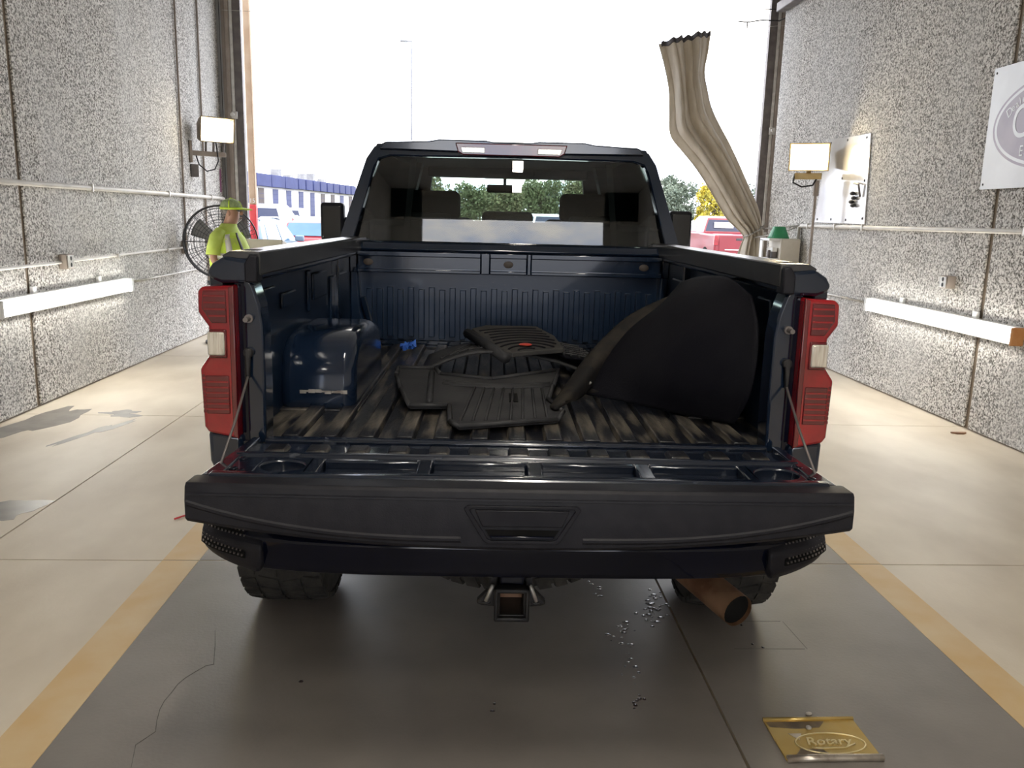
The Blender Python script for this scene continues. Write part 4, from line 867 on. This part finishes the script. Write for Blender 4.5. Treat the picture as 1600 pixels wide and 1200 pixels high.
# curtain
cu = thing('door_curtain', 'beige canvas curtain gathered by a rope at the right of the doorway', 'curtain', (0, 12.2, 0))
Lp = [(2.49, 4.09), (2.59, 3.80), (2.67, 3.50), (2.70, 3.2), (2.735, 2.88), (2.92, 2.66), (3.11, 2.46), (3.31, 2.2), (3.48, 1.95), (3.64, 1.72), (3.88, 1.50), (3.86, 1.35), (3.80, 1.1), (3.74, .6), (3.72, .06)]
Rp = [(3.22, 4.26), (3.20, 4.0), (3.17, 3.75), (3.23, 3.5), (3.30, 3.28), (3.44, 3.03), (3.60, 2.78), (3.76, 2.5), (3.92, 2.2), (4.08, 1.9), (4.16, 1.62), (4.20, 1.42), (4.27, 1.1), (4.32, .6), (4.34, .06)]
def pl2(p, t): return cat([(a, 0, b) for a, b in p], t)
def curt(t, s_):
    a, b = pl2(Lp, t), pl2(Rp, t); p = a.lerp(b, s_)
    sq = math.exp(-((t-.715)/.10)**2)
    f1 = math.sin(2*math.pi*(2.2*s_+.25*t)+.6); f2 = 1-2*abs(math.sin(math.pi*(6.0*s_-.9*t)+1.0))**.7
    return (p.x, (.075*(1-.5*sq)*f1+(.034+.012*sq)*f2)*math.sin(math.pi*min(1, max(0, .04+.92*s_)))**.6-.10*math.sin(math.pi*s_), p.z)
MB().grid(curt, 70, 110).build('curtain_cloth', 'canvas', cu, smooth=True, solid=.006)
MB().grid(lambda t, s_: tuple(Vector(curt(t*.012, .05+.95*s_))+Vector((0, -.006, .02+.012*math.sin(40*s_)-.035*t))), 3, 80).build('curtain_heading', 'curtainhead', cu, smooth=True, solid=.012)
tie = [curt(.715, k/24) for k in range(25)]
m = MB(); m.tube([(x, min(y, 0)-.055, z_+.05*(k/24-.5)) for k, (x, y, z_) in enumerate(tie)], .013, 8); m.build('tie_rope', 'rope', cu, smooth=True)
m = MB(); m.tube([(4.15, -.08, 1.60), (4.14, -.8, 1.63), (4.13, -1.55, 1.66)], .011, 8); m.tube([(4.02, -.10, 1.47), (4.10, -.8, 1.54), (4.13, -1.55, 1.655)], .010, 8); m.build('tie_tail', 'rope', cu, smooth=True)
m = MB(); m.tube([(-3.5, 12.2, 4.335), (2.5, 12.2, 4.265), (3.2, 12.2, 4.28), (4.5, 12.2, 4.42)], .0025, 6); tag(m.build('curtain_cable', 'steel'), 'thin cable across the doorway that the curtain hangs from', 'cable')
# cabinet and bucket
cbn = thing('utility_cabinet', 'beige utility cabinet standing by the right wall behind the curtain', 'cabinet', (3.83, 10.8, 0))
B(.05, .30, -.2, .25, .10, 1.49).build('cabinet_body', 'beige', cbn, bevel=.008)
B(.055, .295, -.215, -.2, .12, 1.20).build('cabinet_door', 'beige', cbn, bevel=.006)
B(.055, .295, -.212, -.2, 1.21, 1.48).build('cabinet_door', 'beige', cbn, bevel=.006)
MB().ell((.08, -.22, 1.17), (.012, .01, .012), 8, 6).build('knob', 'steel', cbn)
m = MB(); m.box(-.09, .05, -.15, .2, 1.46, 1.49); m.box(-.09, .05, -.15, .2, 1.22, 1.24); m.box(-.09, -.07, .1, .2, .1, 1.47); m.build('open_shelf', 'white', cbn)
m = MB(); m.box(-.02, .04, -.1, .1, 1.24, 1.32); m.tube([(-.045, -.05, 1.24), (-.045, -.05, 1.34)], .02, 10); m.build('shelf_tools', 'darksteel', cbn, bevel=.006)
B(-.02, .04, -.10, .1, 1.32, 1.37).build('shelf_box', 'white', cbn)
bk = MB().revolve([(.0, .0), (.0, .135), (.012, .137), (.02, .128), (.145, .078), (.15, .072), (.15, 0)], (0, 0, 0), 'z', 4 * 6).build('bucket', 'green', smooth=False)
bk.location = (3.91, 10.8, 1.491); tag(bk, 'green upturned plastic tub on top of the beige cabinet', 'tub')
# ------------------------------------------------------------------ ceiling lamps
nth = ('nearest the back door', 'second from the back door', 'third from the back door', 'fourth from the back door', 'just behind the viewpoint', 'above the tailgate')
for k, y in enumerate((-12.0, -9.4, -6.8, -4.2, -1.6, 1.0)):
    t = thing('ceiling_lamp', 'suspended ceiling lamp in the middle row, %s' % nth[k], 'ceiling lamp', (.3, y, 5.0), group='ceiling lamps in a row')
    B(-.16, .16, -.6, .6, .0, .08).build('lamp_housing', 'white', t, bevel=.01); B(-.13, .13, -.57, .57, -.012, .0).build('lamp_diffuser', 'bay', t)
    for yy in (-.45, .45): MB().tube([(0, yy, .08), (0, yy, .30)], .006, 6).build('hanger', 'steel', t)

# ------------------------------------------------------------------ floor details
pt = thing('floor_plate', 'yellow metal plate with an embossed oval lying on the floor at lower right', 'metal plate', (1.157, 2.408, .002), math.radians(1))
B(-.157, .157, -.105, .108, 0, .006).build('plate_body', 'brass', pt, bevel=.002)
MB().tube([(-.157, .108, .008), (.157, .108, .008)], .007, 8).build('top_fold', 'brass', pt, smooth=True)
MB().tube([(-.155, -.106, .010), (-.05, -.106, .012), (.05, -.105, .010), (.155, -.106, .009)], .012, 8).build('bottom_fold', 'brassworn', pt, smooth=True)
MB().prism([(-.15, .095), (.05, .095), (.02, .062), (-.06, .055), (-.148, .068)], 'z', .006, .0066).build('dirt_smear', 'dirt', pt)
MB().prism([(-.10, .03), (-.055, .03), (-.075, -.005)], 'z', .006, .0066).build('bare_patch', 'brassworn', pt)
MB().prism([(-.115, -.08), (.0, -.085), (-.02, -.055), (-.09, -.05)], 'z', .006, .0066).build('dirt_smear', 'dirt', pt)
pts = [(.02+.115*math.cos(2*math.pi*k/48), -.025+.055*math.sin(2*math.pi*k/48), .0065) for k in range(48)]
MB().tube(pts, .0028, 6, closed=True).build('oval_ring', 'emboss', pt, smooth=True)
text('embossed_lettering', 'Rotary', .055, 'emboss', pt, (.015, -.017, .0075), (0, 0, 0), extrude=.0015, shear=.2, bold=.0008)
MB().tube([(.10, -.03, .007), (.06, -.050, .007), (-.02, -.052, .007), (-.05, -.047, .007)], .0028, 6).build('emboss_swash', 'emboss', pt, smooth=True)
MB().ell((-.02, .055, .010), (.010, .010, .007), 10, 6).build('plate_rivet', 'steel', pt, smooth=True)
def blob(cx, cy, rx, ry, n=26, j=.35, seed=0, rot=0):
    rd = random.Random(seed); ph = [rd.uniform(0, 6.3) for _ in range(5)]; out_ = []
    for k in range(n):
        t = 2*math.pi*k/n; q = 1+j*(.5*math.sin(2*t+ph[0])+.4*math.sin(3*t+ph[1])+.3*math.sin(5*t+ph[2])+.25*math.sin(9*t+ph[3]))
        x, y = rx*q*math.cos(t), ry*q*math.sin(t); out_.append((cx+x*math.cos(rot)-y*math.sin(rot), cy+x*math.sin(rot)+y*math.cos(rot)))
    return out_
for i, (a, lab) in enumerate((((-2.68, 4.50, .24, .20, 30, .35, 1, 0), 'large dark damp patch on the concrete at the left edge of the picture'), ((-2.86, 6.24, .05, .36, 30, .6, 2, -.3), 'long narrow damp streak on the concrete left of the truck'), ((-2.90, 6.83, .16, .10, 34, .6, 5, 0), 'broken ring-shaped damp mark beside the floor joint left of the truck'), ((-3.40, 6.55, .16, .55, 30, .35, 4, -.15), 'wide dull damp area along the foot of the left wall'))):
    tag(MB().prism(blob(*a), 'z', .0003, .0012).build('damp_patch', 'damp'), lab, 'stain')
def ribbon(pts, w):
    m = MB(); L = []
    for k, (x, y) in enumerate(pts):
        a = Vector(pts[max(0, k-1)]); b = Vector(pts[min(len(pts)-1, k+1)]); d_ = (b-a).normalized(); n_ = Vector((-d_.y, d_.x))*w*(.5 if k in (0, len(pts)-1) else 1)
        L.append([(x-n_.x, y-n_.y, .0021), (x+n_.x, y+n_.y, .0021), (x+n_.x, y+n_.y, .0027), (x-n_.x, y-n_.y, .0027)])
    return m.loft(L)
tag(ribbon([(-1.03, 3.147), (-0.991, 3.019), (-0.955, 2.882), (-0.98, 2.873), (-1.004, 2.833), (-1.027, 2.79), (-1.04, 2.748), (-1.043, 2.695), (-1.049, 2.643), (-1.046, 2.594), (-1.032, 2.528), (-1.014, 2.468), (-1.05, 2.399), (-1.02, 2.289)], .0014).build('floor_crack', 'crack'), 'thin wandering crack in the grey lane at lower left', 'crack')
m = ribbon([(1.12, 3.232), (1.32, 3.232)], .0015); n0 = ribbon([(1.05, 3.0), (1.335, 3.0)], .002); m.add(n0.v, n0.f); n0 = ribbon([(1.33, 3.23), (1.345, 3.0)], .0012); m.add(n0.v, n0.f)
tag(m.build('floor_cut', 'crack'), 'faint rectangular saw-cut outline in the lane behind the exhaust', 'crack')
rd = random.Random(3); m = MB()
path = [(.535, 3.66), (.59, 3.55), (.83, 3.47), (.80, 3.36), (.76, 3.26), (.635, 3.16), (.60, 3.08), (.612, 2.98), (.605, 2.84)]
for (x, y), n in zip(path, (4, 6, 10, 22, 14, 10, 8, 5, 7)):
    for k in range(n):
        a, b = x+rd.gauss(0, .022), y+rd.gauss(0, .04); r_ = rd.uniform(.003, .011); m.ell((a, b, .002), (r_*rd.uniform(.8, 1.7), r_, .0025), 8, 4)
o = m.build('water_droplets', 'water', smooth=True, kind='stuff'); tag(o, 'trail of water droplets on the grey lane behind the exhaust', 'water')
m = MB()
for (x, y), n in (((.60, 2.66), 5), ((.585, 2.60), 3), ((1.158, 3.195), 2), ((1.16, 3.034), 2), ((-.62, 2.78), 1), ((.1, 2.62), 2)):
    for k in range(n): m.ell((x+rd.gauss(0, .018), y+rd.gauss(0, .018), .002), (rd.uniform(.004, .011), rd.uniform(.004, .010), .002), 8, 4)
tag(m.build('oil_spots', 'oil', smooth=True, kind='stuff'), 'scattered dark oil spots on the grey lane', 'oil')
m = MB(); m.ell((1.173, 2.553, .006), (.012, .008, .006), 8, 6); tag(m.build('pebble', 'pebble', smooth=True), 'small pale pebble just above the yellow plate', 'pebble')
m = MB(); m.tube([(-1.625, 4.385, .006), (-1.60, 4.42, .007), (-1.575, 4.455, .006)], .005, 6); tag(m.build('red_stick', 'red', smooth=True), 'tiny red plastic stick on the floor left of the bumper', 'litter')
m = MB(); m.prism(blob(4.02, 6.52, .05, .03, 14, .5, 8), 'z', .001, .012); tag(m.build('dry_leaf', 'rust'), 'small dry leaf at the foot of the right wall', 'leaf')

# ------------------------------------------------------------------ outside: vehicles
def vehicle(name, label, cat, loc, rz, kind, paint_, glassm='carglass', group=None):
    t = thing(name, label, cat, loc, rz, group)
    w = .98 if kind != 'suv' else .92
    def hull(prof, ww, tum=0, zref=1):
        n = len(prof); L = []
        for sx in (-1, 1): L.append([(sx*(ww-(tum*max(0, z_-zref))), y, z_) for y, z_ in prof])
        return MB().loft(L)
    if kind == 'pickup':
        low = [(0, .62), (0, 1.30), (1.95, 1.33), (2.0, 1.36), (4.4, 1.33), (5.75, 1.22), (5.85, .95), (5.85, .55), (.2, .52)]
        top = [(2.0, 1.34), (2.15, 1.86), (2.5, 1.93), (3.5, 1.93), (3.75, 1.86), (4.5, 1.34)]
    else:
        low = [(0, .50), (.0, .98), (.12, 1.06), (1.0, 1.04), (3.2, 1.02), (4.45, .90), (4.6, .7), (4.6, .42), (.2, .40)]
        top = [(.10, 1.03), (.35, 1.42), (.65, 1.52), (1.8, 1.55), (2.5, 1.48), (3.3, 1.02)]
    hull(low, w).build('body', paint_, t, bevel=.05, seg=3)
    cab_ = hull(top, w-.05, .34, 1.05).build('cabin', paint_, t, bevel=.03, seg=3)
    tu = lambda z_: (w-.05)-.34*max(0, z_-1.05)
    if kind == 'pickup': rw = ((2.03, 1.40), (2.145, 1.80)); sw_ = [(2.25, 1.40), (2.33, 1.80), (3.66, 1.80), (4.28, 1.40)]; div = 3.2
    else: rw = ((.13, 1.08), (.36, 1.42)); sw_ = [(.55, 1.08), (.72, 1.43), (2.38, 1.42), (3.0, 1.08)]; div = 1.7
    (ya, za), (yb, zb) = rw; q = .93
    MB().loft([[(-tu(za)*q, ya-.02, za), (tu(za)*q, ya-.02, za), (tu(zb)*q, yb-.02, zb), (-tu(zb)*q, yb-.02, zb)], [(-tu(za)*q, ya+.03, za), (tu(za)*q, ya+.03, za), (tu(zb)*q, yb+.03, zb), (-tu(zb)*q, yb+.03, zb)]]).build('rear_glass', glassm, cab_)
    for s in (-1, 1):
        for part in (0, 1):
            pp = [sw_[0], sw_[1], (div-.05, sw_[1][1]), (div-.05, sw_[0][1])] if part == 0 else [(div+.05, sw_[0][1]), (div+.05, sw_[1][1]), sw_[2], sw_[3]]
            MB().loft([[(s*(tu(z_)+.006), y, z_) for y, z_ in pp], [(s*(tu(z_)-.03), y, z_) for y, z_ in pp]]).build('side_glass', glassm, cab_)
        lz = (.95, 1.28) if kind == 'pickup' else (.80, .98)
        B(min(s*w*.86, s*(w+.01)), max(s*w*.86, s*(w+.01)), -.03, .12, *lz).build('tail_lamp', 'redlens', t, bevel=.015)
        bxs(s, w, w+.20, (3.9 if kind == 'pickup' else 2.7), (4.02 if kind == 'pickup' else 2.8), 1.30 if kind == 'pickup' else 1.05, 1.48 if kind == 'pickup' else 1.18).build('door_mirror', paint_, t, bevel=.03)
        for y in ((1.1, 4.8) if kind == 'pickup' else (.85, 3.7)):
            R2 = .40 if kind == 'pickup' else .34
            o = MB().revolve([(-.12, R2*.6), (-.13, R2*.9), (-.09, R2), (.09, R2), (.13, R2*.9), (.12, R2*.6)], (s*(w-.10), y, R2), 'x', 24).build('wheel', 'rubber', t, smooth=True)
            MB().revolve([(-.11, R2*.62), (-.06, R2*.5), (-.08, 0)] if s < 0 else [(.11, R2*.62), (.06, R2*.5), (.08, 0)], (s*(w-.10), y, R2), 'x', 20).build('rim', 'steel', o, smooth=True)
            ar_ = [(y+(R2+.07)*math.cos(a), R2+(R2+.07)*math.sin(a)) for a in [math.pi*k/12 for k in range(13)]]
            MB().prism(ar_, 'x', s*(w-.02), s*(w+.006)).build('wheel_arch', 'soot_shade_black', t)  # flat dark half-disc painted as the shade inside the wheel opening
        if kind != 'pickup': MB().tube([(s*.66, .6, 1.53), (s*.66, .8, 1.57), (s*.66, 2.2, 1.57), (s*.66, 2.4, 1.52)], .018, 8).build('roof_rail', 'steel', cab_, smooth=True)
    if kind == 'pickup':
        B(-w*.84, w*.84, -.02, .02, .75, 1.29).build('tailgate', paint_, t, bevel=.02); B(-.25, .25, -.03, 0, 1.12, 1.2).build('gate_handle', 'ink', t, bevel=.01)
        B(-w*.62, w*.05, -.026, -.018, .80, .83).build('gate_strip', 'white', t)
    else: B(-w*.55, w*.55, -.02, .02, .62, .86).build('hatch_panel', paint_, t, bevel=.02)
    B(-w, w, -.16, .05, .46 if kind == 'pickup' else .40, .66).build('rear_bumper', 'steel' if kind == 'pickup' else paint_, t, bevel=.03)
    return t
G = -.012
rp_ = vehicle('parked_pickup', 'red pickup truck with a white paper in its rear window, right of the navy truck', 'pickup truck', (8.95, 28, G), 0, 'pickup', 'carred')
B(-.45, .25, 2.0, 2.03, 1.52, 1.72).build('window_notice', 'paper', rp_); 
vehicle('parked_car', 'pale blue crossover with roof rails nearest the doorway on the left', 'car', (-5.03, 16.6, G), 0, 'suv', 'carblue', 'carglassblue')
vehicle('parked_pickup', 'white pickup truck behind the pale blue crossover', 'pickup truck', (-6.60, 23.5, G), 0, 'pickup', 'carwhite')
vehicle('parked_car', 'red crossover beside the left door mirror of the navy truck', 'car', (-4.42, 23.0, G), 0, 'suv', 'carred', 'carglassblue')
vehicle('parked_car', 'white crossover beyond the red crossover on the left', 'car', (-6.9, 34, G), 0, 'suv', 'carwhite')
vehicle('parked_pickup', 'white pickup truck far behind the red crossover on the left', 'pickup truck', (-9.6, 41, G), 0, 'pickup', 'carwhite')
vehicle('parked_pickup', 'white pickup truck left of the right-hand red pickup, seen past the door mirror', 'pickup truck', (9.0, 38, G), 0, 'pickup', 'carwhite', 'carglassblue')
vehicle('parked_car', 'white car seen through the cab windows at the left', 'car', (-3.2, 47, G), math.radians(80), 'suv', 'carwhite')
vehicle('parked_pickup', 'white pickup truck seen through the cab windows at the right', 'pickup truck', (4.0, 40, G), math.radians(12), 'pickup', 'carwhite')
# ------------------------------------------------------------------ outside: warehouse
ang = math.atan2(33.2, 5.06)
bd = thing('warehouse', 'long white warehouse with a blue fascia and dock doors beyond the car park', 'building', (-25.6, 79.5, -.26), ang)
B(0, 49, .0, 16, 0, 5.55).build('warehouse_wall', 'bldwhite', bd)
for k in range(6): B(.1+4.05*k, 4.0+4.05*k, -.5, .02, 4.7, 6.02).build('fascia_panel', 'bldblue', bd, bevel=.04)
for k in range(9): B(24.6+2.65*k, 26.75+2.65*k, -.5, .02, 4.75, 6.0).build('fascia_panel', 'bldblue', bd, bevel=.04)
B(24.5, 48.9, -.3, .02, 4.75, 5.9).build('fascia_backing', 'bldwhite', bd)
for k in range(12):
    x = 1.4+4.05*k
    d_ = B(x, x+1.5, -.06, .02, 1.2, 4.5).build('dock_door', 'bldbrown' if k in (3, 8, 9, 11) else 'blddoor', bd)
    for q in range(1, 6): B(x+.02, x+1.48, -.075, -.05, 1.2+.55*q-.02, 1.2+.55*q+.02).build('door_seam', 'bldblue', d_)
for x, h in ((11.5, .7), (17, .5), (27, .9), (31, .4), (36, .8), (39.5, 1.0), (44, .5)): B(x, x+1.0, 3, 4, 5.5, 6.3+h).build('rooftop_unit', 'rooftop', bd)
# lamp post
lpn = thing('light_pole', 'tall thin car-park light pole rising behind the cab roof', 'light pole', (-4.60, 60, -.26))
MB().tube([(0, 0, 0), (0, 0, 13.55)], [.09, .05], 10).build('pole_shaft', 'rooftop', lpn); MB().tube([(0, 0, 13.5), (-.45, 0, 13.52)], .04, 8).build('pole_arm', 'rooftop', lpn); B(-.75, -.30, -.12, .12, 13.46, 13.58).build('pole_lamp', 'rooftop', lpn, bevel=.02)
# ------------------------------------------------------------------ trees
def tree(label, x, y, h, rw, leaf, seed, n=4200):
    rd = random.Random(seed); t = thing('tree', label, 'tree', (x, y, .35), group='trees across the car park')
    trunk = MB(); trunk.tube([(0, 0, -.1), (rd.uniform(-.1, .1), 0, h*.3), (rd.uniform(-.3, .3), 0, h*.62), (rd.uniform(-.4, .4), 0, h*.85)], [.20, .16, .10, .03], 8)
    for k in range(6):
        a = rd.uniform(0, 6.28); z_ = h*rd.uniform(.28, .6); trunk.tube([(0, 0, z_), (rw*.35*math.cos(a), rw*.35*math.sin(a), z_+h*.12), (rw*.7*math.cos(a), rw*.7*math.sin(a), z_+h*.22)], [.08, .05, .02], 6)
    trunk.build('trunk', 'bark', t, smooth=True)
    cl = [(rw*rd.uniform(-.62, .62), rw*rd.uniform(-.5, .5), h*rd.uniform(.22, .86), rw*rd.uniform(.30, .5)) for _ in range(18)]
    m = MB()
    for k in range(n):
        cx, cy, cz, r_ = rd.choice(cl); d_ = Vector((rd.gauss(0, 1), rd.gauss(0, 1), rd.gauss(0, .8))).normalized()*r_*rd.uniform(.55, 1.05)
        p = Vector((cx, cy, cz))+d_; a = Vector((rd.gauss(0, 1), rd.gauss(0, 1), rd.gauss(0, 1))).normalized(); b = a.cross(Vector((rd.gauss(0, 1), rd.gauss(0, 1), rd.gauss(0, 1)))).normalized(); z_ = rd.uniform(.13, .27)
        m.add([p-a*z_, p+b*z_*.6, p+a*z_, p-b*z_*.6], [(0, 1, 2, 3)])
    m.build('crown', leaf, t, kind='stuff')
for i, (lab, x, y, h, rw, lf) in enumerate((
    ('bushy olive-green tree at the left of the view through the cab', -5.6, 108, 6.3, 2.6, 'leafB'),
    ('round green tree left of the interior mirror', -.6, 116, 6.4, 3.0, 'leafA'),
    ('olive tree straight behind the interior mirror', 3.4, 108, 5.8, 2.6, 'leafB'),
    ('wide green tree right of the interior mirror', 8.6, 116, 6.9, 3.2, 'leafA'),
    ('green tree at the right of the view through the cab', 13.6, 107, 6.7, 3.0, 'leafB'),
    ('tall green tree behind the cab roof pillar on the right', 18.8, 115, 6.6, 3.2, 'leafA'),
    ('low dark tree far left in the view through the cab', -9.5, 112, 5.6, 3.0, 'leafA'),
    ('low olive tree between the two round trees seen through the cab', 1.4, 126, 5.4, 3.2, 'leafB'),
    ('low green tree behind the wide tree seen through the cab', 6.2, 132, 6.0, 3.2, 'leafC'),
    ('low blue-green tree in the gap near the right front headrest', 11.2, 125.5, 6.4, 3.2, 'leafC'),
    ('blue-green tree left of the yellow tree', 24.4, 111, 6.3, 3.0, 'leafC'),
    ('grey-green tree standing taller behind the yellow tree', 28.9, 121, 8.0, 3.4, 'leafC'),
    ('bright yellow-leaved tree beside the curtain', 29.6, 105, 6.1, 2.6, 'leafY'),
    ('green tree mostly hidden behind the curtain', 36, 112, 6.6, 3.2, 'leafC'))): tree(lab, x, y, h, rw, lf, 20+i)
bpy.context.view_layer.update()
